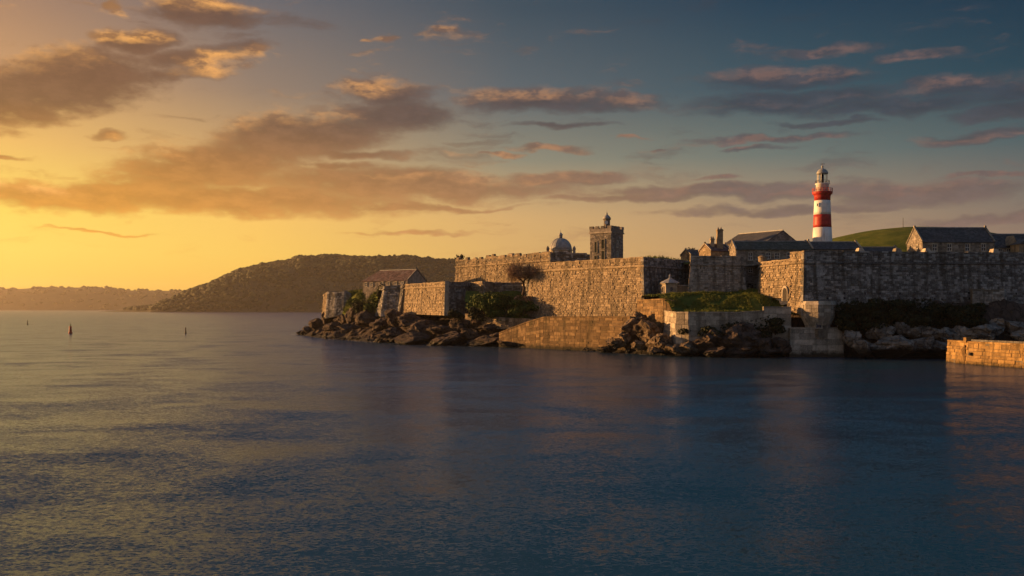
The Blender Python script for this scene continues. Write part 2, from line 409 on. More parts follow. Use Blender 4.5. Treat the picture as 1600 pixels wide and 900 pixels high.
# ------------------------------------------------------------------ masonry
def clad(mb, BL, BR, TR, TL, ch=.5, lens=(.55,1.25), dep=(.02,.14), gap=.035, seed=0, ragged=0.0, holes=()):
    """rough courses of blocks over a quad; each block has its own depth, face tilt and joints"""
    r = random.Random(seed); BL, BR, TR, TL = map(Vector, (BL, BR, TR, TL))
    n = (BR - BL).cross(TL - BL).normalized()
    H = ((TL - BL).length + (TR - BR).length)/2; L = ((BR - BL).length + (TR - TL).length)/2
    pt = lambda u, v: BL.lerp(BR, u).lerp(TL.lerp(TR, u), v)
    z = 0.0
    while z < H - .05:
        h = ch*r.uniform(.75,1.25)
        if z + h > H - ch*.4: h = H - z
        x = -r.uniform(0, .4)
        while x < L - .02:
            l = r.uniform(*lens)
            x0, x1 = max(0, x), min(L, x + l)
            if L - x1 < lens[0]*.4: x1 = L
            hit = [q for q in holes if q[0] < x1 - .02 and q[1] > x0 + .02 and q[2] < z + h*.6 and q[3] > z + h*.4]
            if hit:
                q = hit[0]
                if q[0] - x0 > .12: x1 = q[0]
                else: x = q[1]; continue
            x = x1
            if ragged and z + h > H - ragged and r.random() < .5: continue
            if x1 - x0 < .12: continue
            d = r.uniform(*dep)
            g = gap
            u0, u1, v0, v1 = x0/L, x1/L, z/H, (z + h)/H
            gu, gv = g/L, g/H
            back = [pt(u0+gu*.3, v0+gv*.3), pt(u1-gu*.3, v0+gv*.3), pt(u1-gu*.3, v1-gv*.3), pt(u0+gu*.3, v1-gv*.3)]
            j = lambda: r.uniform(0, .05)
            fr = [pt(u0+gu+j()/L, v0+gv+j()/H), pt(u1-gu-j()/L, v0+gv+j()/H), pt(u1-gu-j()/L, v1-gv-j()/H), pt(u0+gu+j()/L, v1-gv-j()/H)]
            fr = [p + n*(d + r.uniform(-.03,.03)) for p in fr]
            mb.add(back + fr, [(4,5,6,7),(0,1,5,4),(1,2,6,5),(2,3,7,6),(3,0,4,7)])
        z += h

def offs(pts, d):
    """offset an open left-to-right polyline outward (towards the viewer's side) with mitred corners"""
    out = []; n = len(pts); nor = []
    for i in range(n-1):
        dx, dy = pts[i+1][0]-pts[i][0], pts[i+1][1]-pts[i][1]; L = math.hypot(dx, dy); nor.append((dy/L, -dx/L))
    for i in range(n):
        a = nor[max(0,i-1)]; b = nor[min(i,n-2)]
        sx, sy = a[0]+b[0], a[1]+b[1]; q = max(.35, 1 + a[0]*b[0] + a[1]*b[1])
        out.append((pts[i][0]+sx*d/q, pts[i][1]+sy*d/q))
    return out

def rampart(name, label, pts, zb, zt, batter=.12, cordon=2.0, thick=3.0, mat='wall', mats=None, ch=.46, lens=(.45,1.15), dep=(.0,.22),
            parapet=True, cat='wall', seed=1, embrasures=(), coping=True, ragged=0, back=True):
    """battered wall along pts (outer line at cordon level, left to right seen from the sea); zt may be per point"""
    n = len(pts); zt = zt if isinstance(zt, (list, tuple)) else [zt]*n; zb = zb if isinstance(zb, (list, tuple)) else [zb]*n
    root = empty(name, (pts[0][0], pts[0][1], zb[0]), label, cat)
    zc = [z - cordon for z in zt]
    bot = []
    for k in range(n):
        o = offs(pts, batter*(zc[k]-zb[k]))[k]; bot.append(o)
    inn = offs(pts, -thick)
    core = MB()
    for i in range(n-1):
        a, b = pts[i], pts[i+1]
        core.hexa([(*bot[i],zb[i]),(*bot[i+1],zb[i+1]),(*inn[i+1],zb[i+1]),(*inn[i],zb[i])],
                  [(*a,zc[i]),(*b,zc[i+1]),(*inn[i+1],zc[i+1]),(*inn[i],zc[i])])
        core.hexa([(*a,zc[i]+.001),(*b,zc[i+1]+.001),(*inn[i+1],zc[i+1]+.001),(*inn[i],zc[i]+.001)],
                  [(*a,zt[i]-.1),(*b,zt[i+1]-.1),(*inn[i+1],zt[i+1]-.1),(*inn[i],zt[i]-.1)])
    core.build('wall_core', M['core'], root)
    for i in range(n-1):
        mb = MB(); mm = (mats[i] if mats else mat)
        clad(mb, (*bot[i],zb[i]), (*bot[i+1],zb[i+1]), (*pts[i+1],zc[i+1]), (*pts[i],zc[i]), ch, lens, dep, seed=seed*31+i)
        if cordon > .3:
            clad(mb, (*pts[i],zc[i]+.05), (*pts[i+1],zc[i+1]+.05), (*pts[i+1],zt[i+1]-.25), (*pts[i],zt[i]-.25), ch*.95, lens, dep, seed=seed*57+i, ragged=ragged)
        mb.build('stone_courses', M[mm], root, kind='stuff')
        if cordon > .3 and parapet:
            c0, c1 = offs(pts, .44)[i], offs(pts, .44)[i+1]
            cb = MB(); cb.hexa([(*c0,zc[i]-.2),(*c1,zc[i+1]-.2),(*pts[i+1],zc[i+1]-.2),(*pts[i],zc[i]-.2)],
                               [(*c0,zc[i]+.2),(*c1,zc[i+1]+.2),(*pts[i+1],zc[i+1]+.2),(*pts[i],zc[i]+.2)])
            cb.build('string_course', M[mm], root)
        if coping:
            r = random.Random(seed+i); L = math.hypot(pts[i+1][0]-pts[i][0], pts[i+1][1]-pts[i][1]); x = 0
            A, B = Vector((*offs(pts,.14)[i],zt[i])), Vector((*offs(pts,.14)[i+1],zt[i+1]))
            C, D = Vector((*offs(pts,-min(thick,1.6))[i],zt[i])), Vector((*offs(pts,-min(thick,1.6))[i+1],zt[i+1]))
            while x < L - .2:
                l = r.uniform(1.3,2.4); x1 = min(L, x+l)
                if L - x1 < .7: x1 = L
                u0, u1 = x/L+.012/L, x1/L-.012/L; x = x1
                if ragged and r.random() < .35: continue
                hz = r.uniform(-.06,.08) + (r.uniform(0,.5) if ragged else 0)
                q = [A.lerp(B,u0), A.lerp(B,u1), C.lerp(D,u1), C.lerp(D,u0)]
                mb = MB(); mb.hexa([p - Vector((0,0,.26)) for p in q], [p + Vector((0,0,hz)) for p in q])
                mb.build('coping_stone', M[mm], root)
    for i in range(1, n-1):                                # dressed quoins keep every corner straight
        q = MB(); z = zb[i]; k = 0; d0 = Vector((pts[i][0]-pts[i-1][0], pts[i][1]-pts[i-1][1], 0)).normalized(); d1 = Vector((pts[i+1][0]-pts[i][0], pts[i+1][1]-pts[i][1], 0)).normalized()
        while z < zt[i]-.3:
            h = min(.62, zt[i]-.28-z); la, lb = (1.0,.6) if k % 2 else (.6,1.0); ring = []
            for zz in (z+.015, z+h-.015):
                off = batter*max(0, zc[i]-zz); c = offs(pts, off+.17)[i]; e = offs(pts, off-.5)[i]; c = Vector((*c, zz))
                ring.append([c - d0*la, c, c + d1*lb, Vector((*e, zz))])
            q.hexa(ring[0], ring[1]); z += h; k += 1
        q.build('quoins', M[(mats[i] if mats else mat)], root, kind='stuff')
    return root

def block_wall(root, BL, BR, TR, TL, ch, lens, depth, mat, seed, name='stone_block'):
    """dressed blocks, each one an object"""
    r = random.Random(seed); mb0 = MB()
    tmp = MB(); clad(tmp, BL, BR, TR, TL, ch, lens, depth, gap=.03, seed=seed)
    for k in range(0, len(tmp.v), 8):
        b = MB(); b.add(tmp.v[k:k+8], [(4,5,6,7),(0,1,5,4),(1,2,6,5),(2,3,7,6),(3,0,4,7),(3,2,1,0)])
        b.build(name, M[mat], root)
# ------------------------------------------------------------------ sea, far land, terrain
mb = MB(); mb.add([(-7400,-400,0),(7400,-400,0),(7400,7400,0),(-7400,7400,0)], [(0,1,2,3)])
tag(mb.build('sea', M['sea']), kind='structure')

def fbm(x, y, s, o=4): return mnoise.fractal(Vector((x*s, y*s, 3.7)), 0.9, 2.0, o)

def ridge(name, Y, prof, depth, mat, nx=160, ny=10, bump=6.0, seed=0):
    """hill range whose skyline follows prof [(px, height px)], falling to the water on the near side"""
    xs = np.linspace(prof[0][0], prof[-1][0], nx); hs = np.interp(xs, [p[0] for p in prof], [p[1] for p in prof])
    vs = []; fs = []
    for j in range(ny):
        v = j/(ny-1)                                 # 0 = shore, .6 = crest, 1 = far foot
        for i in range(nx):
            h = hs[i]/F*Y
            k = math.sin(min(v/.6, 1)*math.pi/2)**.9 if v <= .6 else math.cos((v-.6)/.4*math.pi/2)
            y = Y + (v-.6)*depth*(.3 + .7*min(1, h/60))
            x = (xs[i]-800)/F*Y
            z = h*k + (fbm(x+seed, y, .0035)*bump*(1-.9*(abs(v-.6) < .12)) + fbm(x, y+seed, .012)*bump*.25)*k*min(1, h/40)
            if j in (0, ny-1): z = -2.0
            vs.append((x, y, z))
    for j in range(ny-1):
        for i in range(nx-1): a = j*nx+i; fs.append((a, a+1, a+nx+1, a+nx))
    m = MB(); m.add(vs, fs); o = m.build(name, mat, smooth=True); tag(o, kind='structure')
    return vs

FARP = [(-900,30),(-500,34),(-200,30),(0,33),(40,33),(60,35),(160,35),(200,31),(260,30),(320,30),(420,26),(700,24),(1100,22),(1600,24),(2200,20)]
far_v = ridge('far_coast', 6300, FARP, 900, M['hill'], 240, 10, 8)
MIDP = [(180,0.5),(215,4),(250,9),(285,15),(310,24),(345,42),(390,64),(425,76),(470,84),(520,85),(560,84),(600,81),(640,83),(680,79),(720,76),(800,70),(900,55),(1000,40),(1100,10)]
mid_v = ridge('wooded_headland', 3100, MIDP, 800, M['hill'], 220, 16, 22, 40)

ico = {}
def ico_mesh(sub):
    if sub not in ico:
        bm = bmesh.new(); bmesh.ops.create_icosphere(bm, subdivisions=sub, radius=1)
        ico[sub] = ([v.co.copy() for v in bm.verts], [tuple(v.index for v in f.verts) for f in bm.faces]); bm.free()
    return ico[sub]

def woods(name, verts, nx, ny, count, size, label, seed, jmax):
    """tree crowns over a hillside that reads as one mass"""
    r = random.Random(seed); m = MB(); iv, jf = ico_mesh(1)
    for _ in range(count):
        i = r.randrange(nx-1); j = r.randrange(0, jmax)
        a, b, c, d = (Vector(verts[k]) for k in (j*nx+i, j*nx+i+1, (j+1)*nx+i+1, (j+1)*nx+i))
        u, v = r.random(), r.random(); p = a.lerp(b,u).lerp(d.lerp(c,u),v)
        if p.z < 5: continue
        s = r.uniform(*size)*(1 if mnoise.noise(p*.008) > -.15 else .45)
        q = [r.uniform(.75,1.25) for _ in iv]
        m.add([p + Vector((x.x*s*q[k]*1.25, x.y*s*q[k]*1.25, x.z*s*q[k]*.9 + s*.3)) for k, x in enumerate(iv)], jf)
    return tag(m.build(name, M['wood_far'], smooth=True), label, 'woodland', kind='stuff')
woods('woodland', mid_v, 220, 16, 10000, (3.5,9.0), 'dense wood covering the headland behind the fort', 5, 10)
woods('woodland', far_v, 240, 10, 3200, (6,14), 'hazy trees along the far coast on the left', 6, 7)
# rocky foot of the headland and its low spit
r = random.Random(9)
def boulder_mesh(seed, sub=4, cuts=9, rough=.10, flat=.0):
    rr = random.Random(seed); iv, jf = ico_mesh(sub); V = [v.copy() for v in iv]
    for _ in range(cuts):
        d = Vector((rr.gauss(0,1), rr.gauss(0,1), rr.gauss(0,.9))).normalized(); k = rr.uniform(.42,.80)
        for v in V:
            e = v.dot(d) - k
            if e > 0: v -= d*e*.95
    o = Vector((rr.uniform(0,50), rr.uniform(0,50), rr.uniform(0,50)))
    for v in V:
        s = Vector((v.x*1.4, v.y*1.4, v.z*3.0 + v.x*.8)) + o        # bedding planes and joints
        v += v.normalized()*(mnoise.fractal(v*2.6+o, .7, 2.1, 5)*rough*.8 + (mnoise.ridged_multi_fractal(s*.9, .9, 2.0, 4, 1.0, 2.0)-1.0)*rough*.75)
    me = bpy.data.meshes.new('boulder'); me.from_pydata([tuple(v) for v in V], [], jf); me.update()
    return me
BOUL = [boulder_mesh(100+i, cuts=10+i%7, rough=.12+.04*(i%3)) for i in range(14)]
def mesh_with(me, mat, cache={}):
    k = (me.name, mat)
    if k not in cache: c = me.copy(); c.materials.clear(); c.materials.append(M[mat]); cache[k] = c
    return cache[k]

# ---- the fort's point of land
SHORE = [(-84,376),(-76,352),(-62,318),(-47,294),(-36,277),(-17,257),(-3,251),(8,246),(19,228),(27,211),(40,203),(57,202),(68,200),(87,196),(100,192),(170,190),(170,470),(-20,470),(-52,430),(-80,392)]
def inside(poly, x, y):
    c = False; n = len(poly); j = n-1
    for i in range(n):
        xi, yi = poly[i]; xj, yj = poly[j]
        if (yi > y) != (yj > y) and x < (xj-xi)*(y-yi)/(yj-yi)+xi: c = not c
        j = i
    return c
def seg_dist(poly, x, y):
    b = 1e9; n = len(poly)
    for i in range(n):
        x0, y0 = poly[i]; x1, y1 = poly[(i+1)%n]; dx, dy = x1-x0, y1-y0
        t = max(0, min(1, ((x-x0)*dx+(y-y0)*dy)/(dx*dx+dy*dy)))
        b = min(b, (x-x0-t*dx)**2+(y-y0-t*dy)**2)
    return math.sqrt(b)
def sdist(poly, x, y):
    d = seg_dist(poly, x, y); return d if inside(poly, x, y) else -d
def shore_z(x, y):
    d = sdist(SHORE, x, y)
    w = float(np.interp(x, [-90,-50,-20,0,12,30,58,64,200], [16,20,20,16,14,12,9,6.5,6.5]))
    hb = float(np.interp(x, [-90,-70,-40,-20,0,12,30,58,64,200], [7,8.5,8.5,8,6,7,7,7.5,11,11]))
    if d <= 0: return max(-3.0, d*.22) - .1
    k = min(1, d/w); k = k*k*(3-2*k)*.5 + k*.5
    lump = fbm(x, y, .16, 5)*1.5*min(1, d/3)*(1-.7*max(0, (d-w)/6 if d > w else 0) if d < w+8 else .3)
    q = Vector((x*.17, y*.17, 1.3)); lump += (mnoise.ridged_multi_fractal(q, .9, 2.1, 4, 1.0, 2.0)-1.1)*1.1*min(1, d/2)*(1 if d < w+3 else .15)
    return hb*k + lump
def heightpatch(name, x0, x1, y0, y1, cell, zf, keep, mat, smooth=True):
    nx, ny = int((x1-x0)/cell)+1, int((y1-y0)/cell)+1; idx = {}; vs = []; fs = []
    def vid(i, j):
        if (i,j) not in idx: x, y = x0+i*cell, y0+j*cell; idx[i,j] = len(vs); vs.append((x, y, zf(x,y)))
        return idx[i,j]
    for j in range(ny-1):
        for i in range(nx-1):
            if keep(x0+(i+.5)*cell, y0+(j+.5)*cell): fs.append((vid(i,j),vid(i+1,j),vid(i+1,j+1),vid(i,j+1)))
    m = MB(); m.add(vs, fs); return tag(m.build(name, mat, smooth=smooth), kind='structure')
heightpatch('rocky_shore', -95, 172, 185, 440, .95, shore_z, lambda x, y: -6 < sdist(SHORE, x, y) < 26, M['rock_dark'], False)

# ---- rampart lines (outer line at cordon level, seen from the sea left to right)
A_L, A_R = (-33.6,300), (-18.7,272)
B_L, B_R = (5.4,260), (30.75,225)
B_IN = (45.7,245)
C_L, C_R = (40.9,219), (52.6,219)
D_B, D_C = (55.6,214), (60.9,200)
D_E = (150,210)
U_L, U_R = (-18.8,321), (11.4,285)
def plateau_z(x, y):
    z = 20.6 + fbm(x, y, .05)*.35
    z += 2.6*math.exp(-((x-38)/9)**2-((y-250)/9)**2)            # turf mound behind the corner bastion
    z += 1.3*math.exp(-((x-20)/14)**2-((y-262)/8)**2)
    return z
PLAT = [(6.5,263),(31,228),(44,247),(42.5,221.5),(51.5,221.5),(52.3,240.5),(60.2,240.5),(59.5,226),(57.8,216),(62.5,202.5),(150,212.5),(168,430),(-5,430),(-16,322),(12,287),(26,292)]
heightpatch('fort_plateau', -20, 170, 198, 430, 1.5, plateau_z, lambda x, y: inside(PLAT, x, y), M['grass'])
LOWP = [(-38,304),(-33,302),(-18,275),(-8,285),(14,283),(-16,322),(-20,345),(-42,348),(-45,330)]
def low_z(x, y): return 16.3 + fbm(x, y, .07)*.4 - 1.0*max(0, (-x-45)/20)
heightpatch('lower_ward', -70, 16, 268, 355, 1.2, low_z, lambda x, y: inside(LOWP, x, y), M['grass'])

# turf terrace below the bastions
TER = [(33.6,213),(34.9,204.2),(37,201.6),(58,201),(60.5,200),(56.4,214.6),(58.4,226),(59.6,240),(53.2,240),(52.6,219.4),(41.5,219.6),(45,244),(30.9,226),(30,223)]
def ter_z(x, y):
    k = max(0, min(1, (y-202)/15)); k = k*k*(3-2*k)
    z = 9.0 + 4.4*k + fbm(x, y, .2, 4)*.45 + .05*(x-44)*k
    z += 1.1*math.exp(-((x-53)/5)**2-((y-208)/3.5)**2) - .8*math.exp(-((x-39)/3)**2-((y-209)/3)**2)
    return z
heightpatch('grass_terrace', 28, 62, 199, 246, .7, ter_z, lambda x, y: inside(TER, x, y), M['grass'])

# green hill behind the right hand ramparts
def hill_z(x, y):
    d = math.sqrt(((x-150)/62)**2+((y-355)/50)**2)
    return 20 + 20*max(0, 1-d*d)**.8 + fbm(x, y, .05)*.3
heightpatch('grass_hill', 80, 225, 305, 405, 2.5, hill_z, lambda x, y: ((x-150)/62)**2+((y-355)/50)**2 < 1.02, M['grass'])

# ------------------------------------------------------------------ ramparts: mats colour sun sides tawny, shaded sides grey
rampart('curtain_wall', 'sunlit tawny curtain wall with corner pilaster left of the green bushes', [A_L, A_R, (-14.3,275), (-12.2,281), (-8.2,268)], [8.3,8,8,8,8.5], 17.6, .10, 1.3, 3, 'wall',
        mats=['wall','wall_shade_grey','wall_shade_grey','wall'], seed=3)
m = MB(); p = XY(698.5, 271); m.hexa([(p[0]-.8,p[1]-.9,8),(p[0]+.5,p[1]-1.0,8),(p[0]+.6,p[1]+.6,8),(p[0]-.6,p[1]+.9,8)], [(p[0]-.5,p[1]-.4,17.8),(p[0]+.5,p[1]-.5,17.8),(p[0]+.6,p[1]+.6,17.8),(p[0]-.5,p[1]+.9,17.8)])
rt = [o for o in bpy.data.objects if o.name == 'curtain_wall'][0]; m.build('corner_pilaster', M['ashlar'], rt)
rampart('buttress_bastion', 'shaded grey wedge bastion rising from boulders right of the green mound', [(-42.5,309),(-40.2,303), (-34.8,301), (-33.8,299.5)], 7.5, [17.0,17.0,17.4,17.6], .17, 1.0, 3, 'wall_shade_grey', seed=4)
rampart('upper_curtain_wall', 'long sunlit upper curtain wall with ruined broken parapet below the dome', [U_L, U_R, (26.5,292)], 15.5, [26.0,26.5,26.5], .08, 2.2, 3, 'wall', mats=['wall','wall_shade_grey'], seed=5, ragged=.9)
uw = bpy.data.objects['upper_curtain_wall']; ru = random.Random(8); ua, ub = Vector((*U_L,26.0)), Vector((*U_R,26.5)); ud = (ub-ua); ul = ud.length; ud = ud.normalized(); un = Vector((ud.y,-ud.x,0)).normalized(); x = .5
while x < ul-2:
    w = ru.uniform(1.0,3.4); h = ru.uniform(.35,1.25); q0 = ua + ud*x; q1 = ua + ud*min(x+w, ul-.3); dz = Vector((0,0,1))
    m = MB(); s0, s1 = ru.uniform(0,.35), ru.uniform(0,.35)
    m.hexa([q0+un*.1-dz*.3, q1+un*.1-dz*.3, q1-un*1.1-dz*.3, q0-un*1.1-dz*.3], [q0+ud*s0+dz*h*ru.uniform(.7,1), q1-ud*s1+dz*h*ru.uniform(.6,1), q1-ud*s1-un*.9+dz*h, q0+ud*s0-un*.9+dz*h]); m.build('broken_merlon', M['wall'], uw)
    x += w + ru.uniform(.8,3.2)
rampart('bushes_back_wall', 'low shaded wall behind the green bushes and bare tree', [(-8.0,268),(-3,272),(5.6,271)], 12, 17.4, .05, .9, 2, 'wall_shade_grey', seed=6)
rampart('corner_bastion', 'large sunlit stone bastion with dark right flank below the square tower', [(3.2,268),B_L, B_R, B_IN], [7,7.2,8.0,12.5], [22.2,22.2,22.1,22.1], .11, 2.1, 3, 'wall', mats=['wall_shade_grey','wall','wall_shade_grey'], seed=7)
rampart('small_bastion', 'grey shaded bastion with one thin sunlit left edge behind the grass terrace', [(44.2,238),C_L, C_R, (53.0,232)], 12.8, 22.0, .10, 2.0, 3, 'wall_pale', mats=['wall','wall_pale','wall_shade_grey'], seed=8)
rampart('gate_bastion', 'bright orange sunlit bastion flank left of the long grey rampart', [(58.2,226),D_B, (59.6,203.5)], 12.2, [20.3,20.4,20.6], .11, 1.0, 3, 'wall', mats=['wall_shade_grey','wall'], seed=9)
rampart('long_rampart', 'long high grey rampart in shadow running off to the right', [(59.25,204.3), D_C, (64.2,200.4), D_E], [9.5,8.5,9.5,9.5], 22.0, .08, 2.4, 3, 'wall_shade_grey', mats=['wall','wall_shade_grey','wall_shade_grey'], seed=10, ch=.47, lens=(.45,1.15), dep=(.0,.22))
gb = bpy.data.objects['gate_bastion']; gd = Vector((.356,-.934,0)); gn = Vector((-.934,-.356,0)); g0 = Vector((*D_B,0)) + gd*9.6 + gn*.55
def arch(w, h, e0, e1, z0, mat, name, par):
    pr = [(-w/2,0),(w/2,0),(w/2,h*.6)] + [(w/2*math.cos(a), h*.6 + h*.4*math.sin(a)) for a in np.linspace(.3,math.pi-.3,7)] + [(-w/2,h*.6)]
    n = len(pr); f = [g0 + gd*u + gn*e1 + Vector((0,0,z0+z)) for u, z in pr]; k = [g0 + gd*u + gn*e0 + Vector((0,0,z0+z)) for u, z in pr]
    return MB().add(k+f, [tuple(range(n))[::-1], tuple(range(n,2*n))] + [(i,(i+1)%n,n+(i+1)%n,n+i) for i in range(n)]).build(name, M[mat], par)
sp_ = arch(2.0, 3.3, -.6, .42, 11.6, 'ashlar', 'sally_port', gb); arch(1.4, 2.8, -.5, .46, 11.6, 'wood', 'door', sp_)
# small square turret at the left end of the gate bastion, cheek stones and drain slots of the long rampart
t0 = empty('parapet_turret', (55.9,214.5,20.2), 'small round parapet turret at the left end of the orange bastion', 'turret')
MB().lathe([(.95,-.4),(.95,1.1),(1.05,1.15),(1.05,1.35),(.6,1.6)], (56.1,214.9,20.2), 14).build('turret_wall', M['wall'], t0)
lr = bpy.data.objects['long_rampart']
for px in (1345, 1403, 1449, 1555):
    Y = 201.2+ (px-1257)/343*4.5; x, y = XY(px, Y)
    m = MB(); m.hexa([(x-.7,y-.5,21.9),(x+.8,y-.5,21.9),(x+.8,y+1.5,21.9),(x-.7,y+1.5,21.9)], [(x-.45,y-.3,22.75),(x+.3,y-.3,22.75),(x+.3,y+1.3,22.75),(x-.45,y+1.3,22.75)])
    m.build('parapet_cap', M['ashlar'], lr)
r = random.Random(4)
for k in range(34):
    x = 66 + k*1.9 + r.uniform(-.5,.5); y = 200.45+(x-64.2)*(9.6/85.8) - .02
    for zz in ([11.9+r.uniform(-.1,.1)] if k % 2 else [13.2+r.uniform(-.1,.1), 12.1]):
        yb = y - .08*(19.6-zz) - .02
        m = MB(); m.box(x-.2, x+.2, yb-.16, yb+.3, zz-.22, zz+.22); m.build('drain_slot', M['glass'], lr)

# ------------------------------------------------------------------ sea walls, retaining walls, quay (blocks one by one)
def solid(root, name, bot, top, mat): m = MB(); m.hexa(bot, top); return m.build(name, M[mat], root)
def terrace_wall(name, label, pts, zb, zt, ch, lens, mat, seed, thick=1.2, batter=.06, dep=(.03,.10), cope=.3, cat='wall'):
    n = len(pts); zb = zb if isinstance(zb, list) else [zb]*n; zt = zt if isinstance(zt, list) else [zt]*n
    root = empty(name, (*pts[0], zb[0]), label, cat); inn = offs(pts, -thick); o14 = offs(pts, .16)
    for i in range(n-1):
        b0, b1 = offs(pts, batter*(zt[i]-zb[i]))[i], offs(pts, batter*(zt[i+1]-zb[i+1]))[i+1]
        solid(root, 'wall_core', [(*b0,zb[i]),(*b1,zb[i+1]),(*inn[i+1],zb[i+1]),(*inn[i],zb[i])], [(*pts[i],zt[i]-.12),(*pts[i+1],zt[i+1]-.12),(*inn[i+1],zt[i+1]-.12),(*inn[i],zt[i]-.12)], 'core')
        block_wall(root, (*b0,zb[i]), (*b1,zb[i+1]), (*pts[i+1],zt[i+1]-cope), (*pts[i],zt[i]-cope), ch, lens, dep, mat, seed+i)
        A, B, C, D = Vector((*o14[i],zt[i])), Vector((*o14[i+1],zt[i+1])), Vector((*inn[i],zt[i])), Vector((*inn[i+1],zt[i+1]))
        L = (B-A).length; x = 0; r = random.Random(seed)
        while x < L-.05:
            x1 = min(L, x+r.uniform(1.4,2.4)); x1 = L if L-x1 < .6 else x1
            q = [A.lerp(B,(x+.01)/L), A.lerp(B,(x1-.01)/L), C.lerp(D,(x1-.01)/L), C.lerp(D,(x+.01)/L)]; x = x1
            solid(root, 'coping_stone', [p-Vector((0,0,cope)) for p in q], [p+Vector((0,0,r.uniform(-.02,.04))) for p in q], mat)
    return root
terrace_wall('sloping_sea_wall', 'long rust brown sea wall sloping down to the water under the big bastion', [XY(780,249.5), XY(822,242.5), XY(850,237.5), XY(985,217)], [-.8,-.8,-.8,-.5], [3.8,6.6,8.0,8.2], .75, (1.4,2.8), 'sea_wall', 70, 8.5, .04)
terrace_wall('terrace_wall', 'grey retaining wall under the grass terrace with its left end sunlit', [(33.6,213.5),(34.75,203),(37.0,201.2),(47.8,200.6),(52.5,200.4)], [2.2,1.8,1.8,2,2], [9.6,9.3,9.3,9.3,9.6], 1.0, (1.4,2.7), 'ashlar', 90, 1.0, .03)
terrace_wall('terrace_wall_end', 'taller plain grey wall section between terrace wall and corbelled turret', [(52.5,200.4),(58.2,200.2)], 2.5, 10.4, 1.3, (1.8,3.2), 'ashlar', 110, 1.0, .03)
terrace_wall('terrace_upper_wall', 'sunlit ochre parapet wall at the left corner of the grass terrace', [(29.2,224),(33.6,212.6),(35.2,210.5)], [5.5,5.5,8], [12.0,12.2,11.8], .7, (1.0,2.0), 'sea_wall', 130, 1.2, .06)
terrace_wall('bush_retaining_wall', 'low rough sunlit retaining wall beneath the green bushes', [XY(727,267), XY(784,256), XY(838,252)], 4.5, [8.6,7.6,7.2], .6, (.8,1.6), 'wall', 140, 1.6, .08, (.02,.25))

# landing pier of big dressed blocks
pier = terrace_wall('landing_pier', 'square block pier of large dressed stones under the corbelled turret', [XY(1232,204), XY(1235,197.5), XY(1317,197.5), XY(1319,203)], -1, 6.05, 1.05, (2.0,3.2), 'ashlar', 150, 3.0, .03, cat='pier')
solid(pier, 'pier_deck', [(57.6,198.5,0),(67.6,198.5,0),(67.6,204,0),(57.6,204,0)], [(57.6,198.5,5.9),(67.6,198.5,5.9),(67.6,204,5.9),(57.6,204,5.9)], 'core')
# quay at the right edge
qp = [XY(1514,181), XY(1497,176), XY(1515,171.5), XY(1600,160.5), XY(1760,142)]
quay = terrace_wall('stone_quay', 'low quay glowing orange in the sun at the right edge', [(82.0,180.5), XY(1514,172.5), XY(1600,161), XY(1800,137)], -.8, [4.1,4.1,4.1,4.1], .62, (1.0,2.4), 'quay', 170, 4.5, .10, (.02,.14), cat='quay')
m = MB(); a, b, c, d = XY(1490,175.5), XY(1512,173), XY(1516,176), XY(1506,179)
m.hexa([(*a,-.8),(b[0]-.5,b[1]-.2,-.8),(*c,-.8),(*d,-.8)], [(b[0]-.9,b[1]+.6,2.6),(b[0]-.4,b[1]+.3,3.4),(*c,3.4),(c[0]-.7,c[1]+.6,2.6)]); m.build('sloping_nose', M['quay'], quay)
a, b = Vector((*XY(1512,174.0),4.0)), Vector((*XY(1800,139.5),4.0))
m = MB(); m.bar(a+Vector((0,0,.2)), b+Vector((0,0,.2)), .9, .45); m.build('parapet_kerb', M['wall_shade_grey'], quay)
m = MB(); e = XY(1512,173.3); m.box(e[0]-.5,e[0]+.55,e[1]-.45,e[1]+.6,3.9,4.75); m.build('end_post', M['quay'], quay)
m = MB(); e = XY(1518,171.75); m.lathe([(.33,0),(.33,.5),(.2,.55)], (e[0]-.28, e[1]-.1, 1.6), 10); m.build('mooring_ring_block', M['iron'], quay)

# ruined wall fragments
rampart('ruined_lookout', 'ruined small lookout wall on the rocky left point', [XY(505,350),XY(512,342),XY(524,340),XY(538,338.5),XY(549,338)], [6.5,6.5,7,8,9], [14.6,16.2,15.6,15.9,14.4], .09, 1.3, 2.5, 'wall', mats=['wall','wall_shade_grey','wall_shade_grey','wall_shade_grey'], seed=21, ragged=1.3, parapet=False)
rampart('ruined_wall', 'broken pale wall fragment standing in ivy against the long rampart', [XY(1519,199.3),XY(1568,199.0),XY(1571,201)], 9, [14.2,14.0,13.6], .05, .6, .9, 'wall_pale', seed=22, ragged=1.0, parapet=False)
